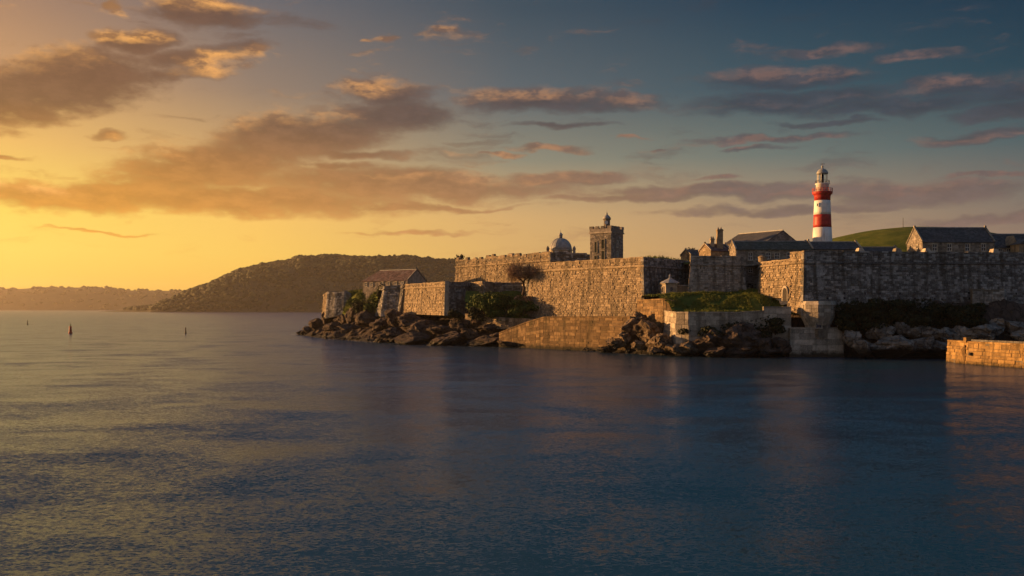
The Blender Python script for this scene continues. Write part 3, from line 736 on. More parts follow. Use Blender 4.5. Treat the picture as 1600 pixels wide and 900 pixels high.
# ------------------------------------------------------------------ buildings
def V2(a): return Vector((a[0], a[1], 0))
def window(root, O, d, n, u, z, w, h, frame='white_paint', name='window', bars=True, surround='ashlar'):
    """opening in the plane O + u*d, facing n: stone surround, frame, pane and glazing bars"""
    up = Vector((0,0,1)); c = O + d*u; c.z = z
    def bx(mb, u0, u1, z0, z1, e0, e1):
        q = lambda e: [c + d*u0 + up*z0 + n*e, c + d*u1 + up*z0 + n*e, c + d*u1 + up*z1 + n*e, c + d*u0 + up*z1 + n*e]
        f, b = q(e1), q(e0); mb.add(b + f, [(3,2,1,0),(4,5,6,7),(0,1,5,4),(1,2,6,5),(2,3,7,6),(3,0,4,7)])
    m = MB(); s = .16
    bx(m, -w/2-s, -w/2, -h/2, h/2, -.05, .19); bx(m, w/2, w/2+s, -h/2, h/2, -.05, .19)
    bx(m, -w/2-s, w/2+s, h/2, h/2+s*1.3, -.05, .20); bx(m, -w/2-s-.05, w/2+s+.05, -h/2-s, -h/2, -.05, .26)
    win = m.build(name, M[surround], root)
    m = MB(); bx(m, -w/2, w/2, -h/2, h/2, -.02, .03); m.build('pane', M['glass'], win)
    if frame:
        m = MB(); k = .09
        bx(m, -w/2, -w/2+k, -h/2, h/2, .03, .10); bx(m, w/2-k, w/2, -h/2, h/2, .03, .10)
        bx(m, -w/2+k, w/2-k, h/2-k, h/2, .03, .099); bx(m, -w/2+k, w/2-k, -h/2, -h/2+k, .03, .099)
        if bars: bx(m, -.035, .035, -h/2+k, h/2-k, .03, .08); bx(m, -w/2+k, w/2-k, -.04, .04, .03, .085)
        m.build('frame', M[frame], win)
    return win

def house(name, label, A, B, depth, zb, ze, zr, wallm='house', roofm='slate', wins=(), gwins=(), seed=1, hip_left=0.0, coping=True, ch=.4, cat='building', chims=()):
    A, B = V2(A), V2(B); d = (B-A).normalized(); p = Vector((-d.y, d.x, 0)); L = (B-A).length; up = Vector((0,0,1))
    root = empty(name, (A.x, A.y, zb), label, cat)
    X = lambda u, v, z: A + d*u + p*v + up*z
    m = MB()
    m.add([X(0,0,zb),X(L,0,zb),X(L,depth,zb),X(0,depth,zb),X(0,0,ze),X(L,0,ze),X(L,depth,ze),X(0,depth,ze),X(hip_left,depth/2,zr-.1),X(L,depth/2,zr-.1)],
          [(3,2,1,0),(0,1,5,4),(2,3,7,6),(1,2,6,9,5),(0,4,8,7,3) if not hip_left else (0,4,7,3)] + ([(4,8,7)] if hip_left else []))
    m.build('wall', M[wallm], root)
    cl = MB()
    clad(cl, X(0,0,zb), X(L,0,zb), X(L,0,ze), X(0,0,ze), ch, (.4,.95), (.02,.07), .02, seed, holes=[(u-w/2-.1,u+w/2+.1,z-h/2-zb-.1,z+h/2-zb+.1) for (u,z,w,h) in wins])
    clad(cl, X(0,depth,zb), X(0,0,zb), X(0,0,ze), X(0,depth,ze), ch, (.4,.95), (.02,.07), .02, seed+1, holes=[(u-w/2-.1,u+w/2+.1,z-h/2-zb-.1,z+h/2-zb+.1) for (u,z,w,h) in gwins])
    if not hip_left:
        k = 0; z = ze                                     # stepped courses up the gable triangle
        while z < zr - .5:
            t = (z-ze)/(zr-ze); h = min(ch, zr-.3-z); t2 = (z+h-ze)/(zr-ze); a = depth/2*t2
            if depth - 2*a > .5: clad(cl, X(0,depth-a,z), X(0,a,z), X(0,a,z+h), X(0,depth-a,z+h), ch, (.4,.95), (.02,.07), .02, seed+5+k)
            z += h; k += 1
    cl.build('stone_courses', M[wallm], root, kind='stuff')
    # roof: two slopes with slate courses, ridge
    rf = MB(); oh = .35; og = .12; sl = (zr-ze)/(depth/2); ez = ze - oh*sl + .12; rz = zr + .12
    hl = hip_left if hip_left else -og
    def slope(v0, v1):
        q = [X(-og if hip_left == 0 else -oh, v0, ez), X(L+og, v0, ez), X(L+og, v1, rz), X(hl, v1, rz)]
        if v0 > v1: q = [q[1], q[0], q[3], q[2]]
        return q
    roots = []
    m = MB()
    for v0 in (-oh, depth+oh):
        q = slope(v0, depth/2); nn = (q[1]-q[0]).cross(q[3]-q[0]).normalized()
        m.hexa([a - nn*.16 for a in q], q)
    if hip_left:
        q = [X(-oh,depth+oh,ez), X(-oh,-oh,ez), X(hip_left,depth/2,rz)]; m.add(q, [(0,1,2)])
    ro = m.build('roof', M[roofm], root)
    m = MB(); q = slope(-oh, depth/2); clad(m, *q, .42, (.35,.7), (.008,.04), .012, seed+9)
    if hip_left:
        clad(m, X(-oh,depth+oh,ez), X(-oh,-oh,ez), X(hip_left,depth/2-.05,rz), X(hip_left,depth/2+.05,rz), .42, (.35,.7), (.008,.04), .012, seed+10)
    m.build('slates', M[roofm], ro, kind='stuff')
    m = MB(); m.bar(X(hl,depth/2,rz+.05), X(L+og,depth/2,rz+.05), .35, .22); m.build('ridge', M['lead'], ro)
    if coping:
        for u in ([L] if hip_left else [0, L]):
            m = MB()
            for v0 in (-.2, depth+.2): m.bar(X(u,v0,ez+.1*sl+.22), X(u,depth/2,rz+.2), .4, .22)
            m.box(*[c for c in (X(u,depth/2,0).x-.22, X(u,depth/2,0).x+.22, X(u,depth/2,0).y-.22, X(u,depth/2,0).y+.22)], rz+.1, rz+.55)
            m.build('gable_coping', M['ashlar'], ro)
    for (u, v, w, h) in chims:
        c = X(u, v, 0); m = MB(); m.box(c.x-w/2, c.x+w/2, c.y-w/2, c.y+w/2, ze, zr+h); m.box(c.x-w/2-.1, c.x+w/2+.1, c.y-w/2-.1, c.y+w/2+.1, zr+h-.45, zr+h-.2)
        ch_ = m.build('chimney', M[wallm], ro)
        for s in (-.25,.25): m2 = MB(); m2.lathe([(.17,0),(.2,.1),(.13,.5)], (c.x+s*w, c.y, zr+h), 8); m2.build('chimney_pot', M['slate_red'], ch_)
    for (u, z, w, h) in wins: window(root, X(0,0,0), d, -p, u, z, w, h)
    for (u, z, w, h) in gwins: window(root, X(0,depth,0), -p, -d, u, z, w, h)
    return root

# barn on the left
house('red_roofed_barn', 'long barn with patchy red roof on the green mound', (-50.6,325.5), (-34.1,314), 9.2, 12.5, 19.3, 22.8, 'house', 'slate_red', hip_left=3.6,
      wins=[(1.6,18.1,1.0,1.2),(4.2,18.1,1.0,1.2),(9,18.3,.9,1.0),(12,18.3,.9,1.0),(15,18.3,.9,1.0),(18,18.3,.9,1.0)], seed=31, ch=.45)
# green roofed house behind the gate
hs = house('green_roofed_house', 'tall grey house with mossy green roof behind the gap between bastions', (56.2,241), (75.2,240), 9.0, 12.5, 24.8, 27.0, 'house', 'slate_green',
      wins=[(3.6,23.1,1.2,2.0),(3.6,19.6,1.1,1.2),(8.0,23.2,1.2,1.6),(10.2,23.2,1.2,1.6),(13.2,23.2,1.2,1.6)], seed=32)
window(hs, Vector((56.2,241,0)), Vector((19,-1,0)).normalized(), Vector((-1,-19,0)).normalized(), 3.6, 14.9, 1.5, 2.8, frame='wood', name='door')
house('dark_roofed_range', 'low dark slate roofed range in front of the lighthouse base', (75.6,243), (88.5,243), 8.5, 19, 25.0, 27.0, 'house', 'slate', seed=33, wins=[(3,23.5,1,1.2),(7,23.5,1,1.2)])
house('low_shed_range', 'long low shed roof between the lighthouse and the green hill', (88.8,246), (99.5,246), 7, 19, 24.2, 25.8, 'house', 'slate', seed=34)
# gable hall behind
house('gabled_hall', 'dark gabled hall with triangular end rising behind the green roofed house', (77.7,262), (69.1,275.4), 11, 20, 28.2, 31.0, 'house', 'slate', seed=35, coping=False)
# cottage with tall chimney
house('chimney_cottage', 'small cottage with tall chimneys behind the small bastion', (52.2,252), (58.0,254), 6, 19, 25.2, 27.0, 'wall', 'slate_red', seed=37, chims=[(3.6,1.6,1.5,4.0),(1.7,2.2,1.0,1.6)])
house('low_yellow_cottage', 'low cottage with sunlit end wall beside the small evergreen trees', (48.8,262), (53.6,264), 5, 19, 24.6, 26.0, 'wall', 'slate', seed=38)
# houses on the right
house('slate_roofed_house', 'grey stone house with slate roof and orange sunlit gable on right', (100.9,236), (118.6,236), 9.2, 19.5, 26.4, 30.1, 'house', 'slate',
      wins=[(3.0,25.0,1.15,1.8),(6.6,25.0,1.15,1.8),(11.0,25.0,1.15,1.8),(15.0,25.0,1.15,1.8)], gwins=[(2.6,24.9,1.1,1.8),(6.4,24.9,1.1,1.8)], seed=39)
house('far_slate_house', 'lower slate roofed house at the right edge with a small dormer', (119.5,238), (137,238), 8.0, 19.5, 25.2, 28.6, 'house', 'slate', wins=[(1.5,24.2,1,1.3),(3.6,24.2,1,1.3),(5.4,24.2,1,1.3)], seed=40)
dh = bpy.data.objects['far_slate_house']
m = MB(); x, y = XY(1582,237.2)
m.add([(x-1.1,y-.2,25.6),(x+1.1,y-.6,25.6),(x+.1,y-.4,28.0),(x-1.1,y+2.8,25.6),(x+1.1,y+2.8,25.6),(x+.1,y+3,28.0)], [(0,1,2),(3,5,4),(0,2,5,3),(1,4,5,2),(0,3,4,1)]); m.build('dormer', M['wall'], dh)
m = MB(); x, y = XY(1592,233); m.box(x, x+4, y, y+4, 19, 25.6); m.build('porch', M['wall'], dh)
m = MB(); m.add([(x-.3,y-.3,25.6),(x+4.3,y-.3,25.6),(x+4.3,y+4,25.6),(x-.3,y+4,25.6),(x+2,y-.3,26.9),(x+2,y+4,26.9)], [(0,1,4),(1,2,5,4),(2,3,5),(3,0,4,5),(3,2,1,0)]); m.build('porch_roof', M['slate'], dh)

# ---- square clock tower
tc0 = [(22.3,274.0),(27.9,270.0),(31.9,275.6),(26.3,279.6)]
tw = empty('clock_tower', (27.1,274.8,19), 'square battlemented stone tower with small clock cupola', 'tower')
ZT = 31.3
m = MB(); m.prism(tc0, 19, ZT+.2); m.build('wall', M['house'], tw)
for k in range(4):
    a, b = tc0[k], tc0[(k+1)%4]; A, B = V2(a), V2(b); d = (B-A).normalized(); n = Vector((d.y,-d.x,0)); L = (B-A).length
    ws = {0: [(1.9,27.4,.8,3.0),(1.9,23.6,.8,2.6),(4.3,28.2,.9,2.6),(4.3,25.0,.9,2.6),(4.3,21.9,.9,2.0)], 1: [(3.4,28.4,.9,2.0),(3.4,25.4,.9,1.7),(3.4,22.6,.9,1.5)]}.get(k, [])
    mb = MB(); clad(mb, (*a,19), (*b,19), (*b,ZT), (*a,ZT), .42, (.45,1.0), (.02,.08), .02, 60+k, holes=[(u-w/2-.1,u+w/2+.1,z-h/2-19.1,z+h/2-18.9) for (u,z,w,h) in ws])
    mb.build('stone_courses', M['house'], tw, kind='stuff')
    for q in ws: window(tw, A.copy(), d, n, *q, frame='white_paint' if k == 1 else 'iron', bars=(k == 1))
    mb = MB(); o = n*.28
    mb.hexa([(A-d*.28+o)+Vector((0,0,ZT)), (B+d*.28+o)+Vector((0,0,ZT)), B-n*.3+Vector((0,0,ZT)), A-n*.3+Vector((0,0,ZT))], [(A-d*.28+o)+Vector((0,0,ZT+.35)), (B+d*.28+o)+Vector((0,0,ZT+.35)), B-n*.3+Vector((0,0,ZT+.35)), A-n*.3+Vector((0,0,ZT+.35))]); mb.build('string_course', M['ashlar'], tw)
    mb = MB(); mb.hexa([A+n*.18+Vector((0,0,ZT+.3)), B+n*.18+Vector((0,0,ZT+.3)), B-n*.35+Vector((0,0,ZT+.3)), A-n*.35+Vector((0,0,ZT+.3))], [A+n*.18+Vector((0,0,ZT+1.3)), B+n*.18+Vector((0,0,ZT+1.3)), B-n*.35+Vector((0,0,ZT+1.3)), A-n*.35+Vector((0,0,ZT+1.3))]); mb.build('parapet', M['house'], tw)
    for i in range(4):
        u0 = L*(i+.08)/4 if i else -.15; u1 = L*(i+.66)/4 if i < 3 else L+.15
        if i == 3: u0 = L*3.3/4
        q = [A+d*u0+n*.2, A+d*u1+n*.2, A+d*u1-n*.36, A+d*u0-n*.36]; mb = MB()
        mb.hexa([c+Vector((0,0,ZT+1.3)) for c in q], [c+Vector((0,0,ZT+2.05)) for c in q]); mb.build('merlon', M['house'], tw)
cx, cy = 27.0, 273.2; cz = ZT+.4
m = MB(); m.lathe([(1.05,0),(1.05,1.7),(.95,1.7),(.95,3.5),(1.2,3.55),(1.2,3.75)], (cx,cy,cz), 8, math.pi/8); cu = m.build('cupola', M['house'], tw)
m = MB(); m.lathe([(1.2,3.76),(1.0,4.3),(.65,4.7),(.25,5.0),(.2,5.3),(.28,5.4),(.05,5.6),(.03,6.5)], (cx,cy,cz), 12); m.build('cupola_roof', M['lead'], cu, True)
for a in (-math.pi*.5-.25,):
    n = Vector((math.cos(a), math.sin(a), 0)); c = Vector((cx,cy,cz+2.7)) + n*.95; s = Vector((-n.y,n.x,0)); mb = MB()
    ring = [c + s*math.cos(t)*.5 + Vector((0,0,math.sin(t)*.5)) for t in np.linspace(0, 2*math.pi, 17)[:-1]]
    mb.add([p - n*.1 for p in ring] + [p + n*.06 for p in ring], [tuple(range(16))[::-1], tuple(range(16,32))] + [(i,(i+1)%16,16+(i+1)%16,16+i) for i in range(16)]); mb.build('clock_face', M['white_paint'], cu)

# ---- domed building
dm = empty('domed_chapel', (15.2,300,22), 'lead grey dome with lantern on a pale drum behind the upper wall', 'dome')
c = (15.2,300,0)
MB().lathe([(3.9,20),(3.9,25.6),(3.5,25.7),(3.5,27.9),(3.75,28.0),(3.75,28.3)], c, 24).build('drum', M['ashlar'], dm, True)
MB().lathe([(3.5,28.3),(3.38,29.2),(3.05,30.1),(2.5,30.9),(1.8,31.5),(1.0,31.85),(.55,31.95)], c, 32).build('dome_shell', M['lead'], dm, True)
for k in range(12):
    a = 2*math.pi*k/12; pts = [(c[0]+r_*math.cos(a), c[1]+r_*math.sin(a), z+.03) for r_, z in [(3.5,28.3),(3.38,29.2),(3.05,30.1),(2.5,30.9),(1.8,31.5),(1.0,31.85)]]
    MB().tube(pts, [.09]*6, 5).build('rib', M['lead'], dm)
MB().lathe([(.6,31.9),(.55,32.8),(.75,32.9),(.7,33.1),(.3,33.6),(.08,33.8),(.04,34.8)], c, 12).build('lantern', M['lead'], dm, True)
for k in range(8):
    a = 2*math.pi*(k+.5)/8; n = Vector((math.cos(a), math.sin(a), 0)); s = Vector((-n.y,n.x,0))
    window(dm, Vector(c)+n*3.42, s, n, 0, 26.9, .8, 1.3, frame=None, surround='white_paint')
for x in (11.1,19.3): MB().lathe([(.42,24),(.42,28.2),(.55,28.3),(.45,28.8),(.1,29.4)], (x,297.8,0), 8).build('pinnacle', M['house'], dm)

# ---- lighthouse
lx, ly = 84.7, 262.0; k = 262/F; zf = lambda py: ZZ(py, 262)
lh = empty('lighthouse', (lx,ly,20), 'tall red and white banded lighthouse with railed gallery and lantern', 'lighthouse')
rad = lambda py: np.interp(py, [313,335,355,376,410], [12.1,13.0,13.8,14.8,16.8])*k
def band(p0, p1, mat, name):
    pr = [(float(rad(p)), zf(p)) for p in np.linspace(p0, p1, 5)]; return MB().lathe(pr, (lx,ly,0), 48).build(name, M[mat], lh, True)
band(418,355.7,'tower_white','white_band'); band(355.7,335.7,'red_paint','red_band'); band(335.7,313.6,'tower_white','white_band')
MB().lathe([(12.1*k,zf(313.6)),(12.3*k,zf(307)),(13.2*k,zf(304.5)),(15.2*k,zf(303)),(15.2*k,zf(301))], (lx,ly,0), 48).build('red_gallery_support', M['red_paint'], lh, True)
ga = MB().lathe([(15.6*k,zf(301)),(15.6*k,zf(300))], (lx,ly,0), 48).build('gallery', M['red_paint'], lh)
for i in range(20):
    a = 2*math.pi*i/20; x, y = lx+15.2*k*math.cos(a), ly+15.2*k*math.sin(a); MB().tube([(x,y,zf(300)),(x,y,zf(294.4))], [.05,.05], 5).build('rail_post', M['red_paint'], ga)
for py in (294.6,297.3):
    ring = [(lx+15.2*k*math.cos(a), ly+15.2*k*math.sin(a), zf(py)) for a in np.linspace(0,2*math.pi,41)]; MB().tube(ring, [.045]*41, 4).build('rail', M['red_paint'], ga)
MB().lathe([(9.9*k,zf(300)),(9.6*k,zf(288.5)),(11*k,zf(288)),(11*k,zf(287))], (lx,ly,0), 32).build('lantern_base', M['tower_white'], lh, True)
la = MB().lathe([(2.0*k,zf(287)),(2.8*k,zf(281)),(2.8*k,zf(277)),(1.6*k,zf(273))], (lx,ly,0), 12).build('lamp', M['glass'], lh, True)
m, t, b = new_mat('lantern_glazing'); b.inputs['Base Color'].default_value = (.9,.95,.95,1); b.inputs['Roughness'].default_value = .03; b.inputs['Transmission Weight'].default_value = 1; b.inputs['IOR'].default_value = 1.05; M['clear'] = m
for i in range(12):
    a0, a1 = 2*math.pi*i/12, 2*math.pi*(i+1)/12; q = lambda a, z: (lx+7.6*k*math.cos(a), ly+7.6*k*math.sin(a), z)
    MB().add([q(a0,zf(287)),q(a1,zf(287)),q(a1,zf(272)),q(a0,zf(272))], [(0,1,2,3)]).build('lantern_pane', M['clear'], lh)
    MB().tube([q(a0,zf(287)),q(a0,zf(271.8))], [.075,.075], 5).build('glazing_bar', M['white_paint'], lh)
for i in range(14):
    a = 2*math.pi*i/14; x, y = lx+10.7*k*math.cos(a), ly+10.7*k*math.sin(a); MB().tube([(x,y,zf(287)),(x,y,zf(282.4))], [.04,.04], 4).build('rail_post', M['iron'], lh)
MB().tube([(lx+10.7*k*math.cos(a), ly+10.7*k*math.sin(a), zf(282.5)) for a in np.linspace(0,2*math.pi,31)], [.04]*31, 4).build('rail', M['iron'], lh)
cap = MB().lathe([(7.9*k,zf(272.2)),(8.9*k,zf(271.6)),(8.7*k,zf(270)),(7.6*k,zf(267.2)),(5.2*k,zf(264.8)),(2.4*k,zf(263.6)),(1.3*k,zf(263.2)),(1.3*k,zf(261.6)),(1.9*k,zf(260.8)),(1.6*k,zf(259.2)),(.4*k,zf(258.4)),(.3*k,zf(254.5))], (lx,ly,0), 32).build('lantern_roof', M['lead'], lh, True)
MB().bar((lx-.5,ly,zf(256.4)), (lx+.75,ly,zf(256.2)), .06, .12).build('weather_vane', M['iron'], cap)
for (a, py) in ((-2.45,321),):
    n = Vector((math.cos(a), math.sin(a), 0)); s = Vector((-n.y,n.x,0)); window(lh, Vector((lx,ly,0))+n*(float(rad(py))-.02), s, n, 0, zf(py), .35, .7, frame=None, surround='tower_white')

# ---- sentry box on the terrace
sb = empty('sentry_house', (36.5,222,12.6), 'little stone sentry house with lead roof and finial on the grass terrace', 'sentry house')
pl = [(35.4,221.0),(38.0,220.8),(38.6,223.2),(36.6,224.4),(34.5,223.2)]
MB().prism(pl, 12, 15.6).build('wall', M['ashlar'], sb)
MB().prism([((p[0]-36.5)*1.14+36.5, (p[1]-222.5)*1.14+222.5) for p in pl], 15.6, 15.9).build('cornice', M['ashlar'], sb)
cc = (36.6,222.5,0); MB().lathe([(2.35,15.9),(1.9,16.25),(1.1,16.6),(.5,16.95),(.28,17.3),(.3,17.6),(.06,18.1)], cc, 10).build('roof', M['lead'], sb)
for i, (u) in enumerate((1.3,)): window(sb, Vector((35.4,221,0)), Vector((2.6,-.2,0)).normalized(), Vector((-.2,-2.6,0)).normalized(), 1.3, 14.4, .6, 1.0, frame=None)
dd = Vector((.9,-2.2,0)).normalized(); window(sb, Vector((34.5,223.2,0)), dd, Vector((dd.y,-dd.x,0)), 1.2, 14.3, .6, 1.2, frame=None)
MB().box(38.3,41.2,222.5,225.5,12,15.2).build('annex', M['ashlar'], sb)
MB().box(38.2,41.4,222.3,225.6,15.2,15.45).build('annex_roof', M['lead'], sb)

# ---- corbelled turret above the pier
bt = empty('corbelled_turret', (63.4,198.6,6), 'corbelled polygonal stone turret above the square block pier', 'turret')
bc = (63.5,199.4); oct_ = lambda r, z, ph=math.pi/8+.12: [(bc[0]+r*math.cos(ph+2*math.pi*i/8), bc[1]+r*math.sin(ph+2*math.pi*i/8), z) for i in range(8)]
def ring(r0, z0, r1, z1, name, mat): a, b_ = oct_(r0,z0), oct_(r1,z1); return MB().add(a+b_, [tuple(range(8))[::-1], tuple(range(8,16))] + [(i,(i+1)%8,8+(i+1)%8,8+i) for i in range(8)]).build(name, M[mat], bt)
ring(2.5,4,2.5,7.3,'shaft','core'); ring(2.5,6.6,3.35,8.4,'corbel','core'); ring(3.4,8.4,3.5,10.2,'wall_core','core'); ring(3.7,10.75,3.3,11.5,'cap_stone','ashlar')
for i in range(8):
    for (r0,z0,r1,z1,sd) in ((3.42,8.4,3.5,10.75,200),(2.55,6.5,3.4,8.4,210),(2.5,5.9,2.52,6.5,220)):
        a, b_ = oct_(r0,z0), oct_(r1,z1); j = (i+1)%8
        if a[i][1] > 201 and a[j][1] > 201: continue
        if sd == 220 and i == 5: continue
        block_wall(bt, a[i], a[j], b_[j], b_[i], .8, (1.0,1.9), (.02,.08), 'ashlar', sd+i)
window(bt, Vector((bc[0]-.6,196.9,0)), Vector((1,0,0)), Vector((0,-1,0)), 0, 6.9, 1.1, 1.7, frame=None, name='doorway')
# small white post on the pier bank
tag(MB().lathe([(.14,0),(.14,.9),(.2,.95),(.1,1.15)], (67.6,199,6.0), 8).build('mooring_post', M['white_paint']), 'small white mooring post right of the corbelled turret', 'post')
tag(MB().tube([(143,351,39.2),(143,351,43.2)], [.12,.06], 5).build('flag_mast', M['iron']), 'thin mast on top of the green hill', 'mast')

# ------------------------------------------------------------------ vegetation
def leaves(mb, r, c, rad, n, size, flat=.0, zmin=None):
    lob = [(Vector((r.gauss(0,.45)*rad[0], r.gauss(0,.45)*rad[1], r.gauss(0,.35)*rad[2])), r.uniform(.35,.65)) for _ in range(9)]
    for _ in range(n):
        o, s = r.choice(lob); d = Vector((r.gauss(0,1), r.gauss(0,1), r.gauss(0,1))).normalized()
        p = Vector(c) + o + Vector((d.x*rad[0], d.y*rad[1], d.z*rad[2]))*s*r.uniform(.75,1.05)
        if zmin is not None and p.z < zmin: continue
        nn = (d + Vector((r.gauss(0,.5), r.gauss(0,.5), r.gauss(.2,.5)))).normalized(); a = nn.orthogonal().normalized(); b = nn.cross(a)
        th = r.uniform(0,6.28); a, b = a*math.cos(th)+b*math.sin(th), b*math.cos(th)-a*math.sin(th); k = size*r.uniform(.6,1.4)
        mb.add([p-a*k*.5, p+b*k*.35, p+a*k*.6, p-b*k*.35], [(0,1,2,3)])
def bush(px, py, Y, wpx, hpx, label, mat='leaf', n=1500, size=.5, seed=0, group=None, name='bush'):
    r = random.Random(seed); c = P(px, py, Y); k = Y/F; root = empty(name, c - Vector((0,0,hpx*k*.5)), label, 'bush', group)
    mb = MB(); leaves(mb, r, c, (wpx*k*.6, wpx*k*.45, hpx*k*.62), n, size); mb.build('foliage', M[mat], root)
    mb = MB()
    for i in range(5): e = c + Vector((r.uniform(-1,1)*wpx*k*.3, r.uniform(-1,1)*wpx*k*.2, r.uniform(0,.3)*hpx*k)); b = c - Vector((0,0,hpx*k*.75)); mb.tube([b, b.lerp(e,.5)+Vector((r.uniform(-.2,.2),0,0)), e], [.14,.09,.04], 5)
    mb.build('stem', M['bark'], root); return root
# green bank under the bare tree: earth + bushes
def bank_z(x, y):
    k = max(0, min(1, (y-255)/16)); return 6.6 + 8.2*(k*k*(3-2*k)) + fbm(x, y, .2)*.5
heightpatch('bush_bank', -13, 6, 254, 273, .8, bank_z, lambda x, y: y > 255 + max(0, -x-2)*.9, M['grass'])
for i, (px, py, Y, w, h, lb) in enumerate([
    (758,474,261,44,28,'leftmost big green bush on the bank beside the sunlit wall'),
    (788,466,264,50,20,'green bush at the top of the bank below the bare tree'),
    (743,489,258,24,16,'small dark bush at the lower left foot of the bank'),
    (785,483,258,48,24,'rounded green bush in the middle of the bank'),
    (815,484,255,40,20,'low dark bush against the big bastion, bottom right of the bank'),
    (822,467,260,26,22,'brownish scrub bush beside the edge of the big bastion'),
    (712,492,264,18,14,'little shrub at the foot of the dark wall return')]):
    bush(px, py, Y, w, h, lb, 'twig' if i == 5 else ('leaf_dark' if i in (2,6) else 'leaf'), 2600 if w > 30 else 1300, .5, 300+i, 'bushes on the bank')
nm = 0
lb2 = ['dark ivy bush directly right of the corbelled turret','dark ivy bush high on the bank under the long rampart, second from turret','dark ivy bush above the palest rocks','broad dark ivy bush at mid bank','dark ivy bush below the middle of the long rampart',
       'low ivy bush over the rock ledge','dark ivy bush left of the broken wall fragment','ivy bush at the foot of the broken wall fragment','dark bush hanging over the flat boulder','dark bush right of the broken wall fragment','scrubby bush beside the pier top','dark low shrub at the rampart foot, third from turret']
for i, (px, py, Y, w, h) in enumerate([(1322,489,198,48,32),(1358,484,199,52,28),(1365,504,197,52,22),(1405,490,198,62,34),(1448,488,199,58,30),(1440,506,197,52,20),(1490,490,199,56,26),(1528,488,198,40,26),(1500,503,197,54,16),(1580,496,199,40,22),(1318,508,197,24,18),(1390,474,200,60,12)]):
    bush(px, py, Y, w, h, lb2[i], 'leaf_dark', 1900, .5, 340+i, 'ivy on the shaded bank', 'ivy_bush')
for i, (px, py, Y, w, h) in enumerate([(1105,520,202,40,18),(1150,512,202,50,18),(1190,520,202,46,26),(1212,508,202,26,20)]):
    bush(px, py, Y-2, w, h, 'dark seaweedy scrub below the terrace wall, %s from the left' % ['first','second','third','fourth'][i], 'leaf_dark', 1300, .45, 360+i, 'scrub below the terrace wall', 'scrub_bush')

def tree(name, label, base, height, spread, seed, mat, leafn, lsize, levels=4, trunk=.35, crown=None):
    r = random.Random(seed); root = empty(name, base, label, 'tree'); tm = MB(); tips = []
    def grow(p, d, L, rad, lev):
        q = p + d*L*.5 + Vector((r.gauss(0,.08),r.gauss(0,.08),0))*L; e = p + d*L + Vector((0,0,.04*L)); tm.tube([p,q,e], [rad,rad*.8,rad*.62], 6 if lev < 2 else 4); tips.append((e, lev))
        if lev >= levels: return
        for _ in range(r.choice((2,3,3)) if lev else 4):
            nd = (d + Vector((r.gauss(0,.6)*spread, r.gauss(0,.6)*spread, r.gauss(.05,.3)))).normalized(); grow(e if r.random() < .7 else q, nd, L*r.uniform(.6,.85), rad*.58, lev+1)
    grow(Vector(base), Vector((r.gauss(0,.05),0,1)).normalized(), height*.3, trunk, 0)
    tm.build('trunk', M['bark'], root); mb = MB(); tp = [t for t in tips if t[1] >= levels-1]
    for _ in range(leafn):
        e, _l = r.choice(tp); d = Vector((r.gauss(0,1),r.gauss(0,1),r.gauss(0,1))).normalized(); p = e + d*r.uniform(0,height*.15); a = Vector((r.gauss(0,1),r.gauss(0,1),r.gauss(.3,1))).normalized(); b = a.orthogonal().normalized(); k = lsize*r.uniform(.6,1.4)
        if mat == 'twig': mb.add([p-a*k, p+b*.03, p+a*k, p-b*.03], [(0,1,2,3)])
        else: mb.add([p-a*k*.5, p+b*k*.35, p+a*k*.5, p-b*k*.35], [(0,1,2,3)])
    mb.build('crown', M[mat], root); return root
tree('bare_tree', 'bare brown branching tree in front of the upper curtain wall', tuple(P(817,461,262)), 11.5, 1.7, 3, 'twig', 4200, .8, 5, .40)
tree('evergreen_tree', 'small umbrella shaped evergreen tree on the skyline left of the chimneys', tuple(P(1078,406,268)), 4.4, 1.2, 8, 'leaf_dark', 900, .42, 3, .18)
tree('evergreen_tree', 'small round evergreen tree between umbrella tree and cottage', tuple(P(1103,404,262)), 3.0, .9, 9, 'leaf_dark', 700, .4, 3, .15)
tree('skyline_tree', 'tiny flat topped tree at the left end of the upper wall', tuple(P(717,412,332)), 4.0, 1.3, 10, 'leaf_dark', 500, .4, 3, .15)

# grass mound on the left point and loose grass tufts
def mound_z(x, y):
    yf = 338 - (x+60)*1.65 + 1.5*fbm(x, 7, .3)                                # seaward edge
    e = max(0, min(1, (y-yf)/7.5))**.7
    k = max(0, min(1, (x+70)/9))
    return 6.5 + (8.6 + .07*(x+60))*e*k + fbm(x, y, .16, 5)*.8
heightpatch('grass_mound', -69, -38.5, 304, 352, .8, mound_z, lambda x, y: y > 337 - (x+60)*1.65, M['grass'])
for i, (px, py, Y, w, h) in enumerate([(566,480,318,26,18),(584,474,309,26,24),(598,466,306,18,24),(553,474,328,16,16)]):
    bush(px, py, Y, w, h, 'dark green scrub on the face of the left mound, %s from the left' % ['second','third','fourth','first'][i], 'leaf' if i % 2 else 'leaf_dark', 1500, .5, 380+i, 'scrub on the left mound')
def tufts(label, n, bbox, zf, keep, seed, size=.5):
    r = random.Random(seed); mb = MB()
    for _ in range(n):
        x, y = r.uniform(bbox[0],bbox[1]), r.uniform(bbox[2],bbox[3])
        if not keep(x,y) or mnoise.noise(Vector((x*.35,y*.35,seed))) < -.12: continue
        z = zf(x,y)-.05; h = size*r.uniform(.4,1.3)
        for _b in range(3):
            a = r.uniform(0,6.28); w = .07; lean = Vector((r.gauss(0,.3),r.gauss(0,.3),1))*h; s = Vector((math.cos(a),math.sin(a),0))*w; p = Vector((x,y,z))
            mb.add([p-s, p+s, p+lean], [(0,1,2)])
    tag(mb.build('grass_tufts', M['blade']), label, 'grass', kind='stuff')
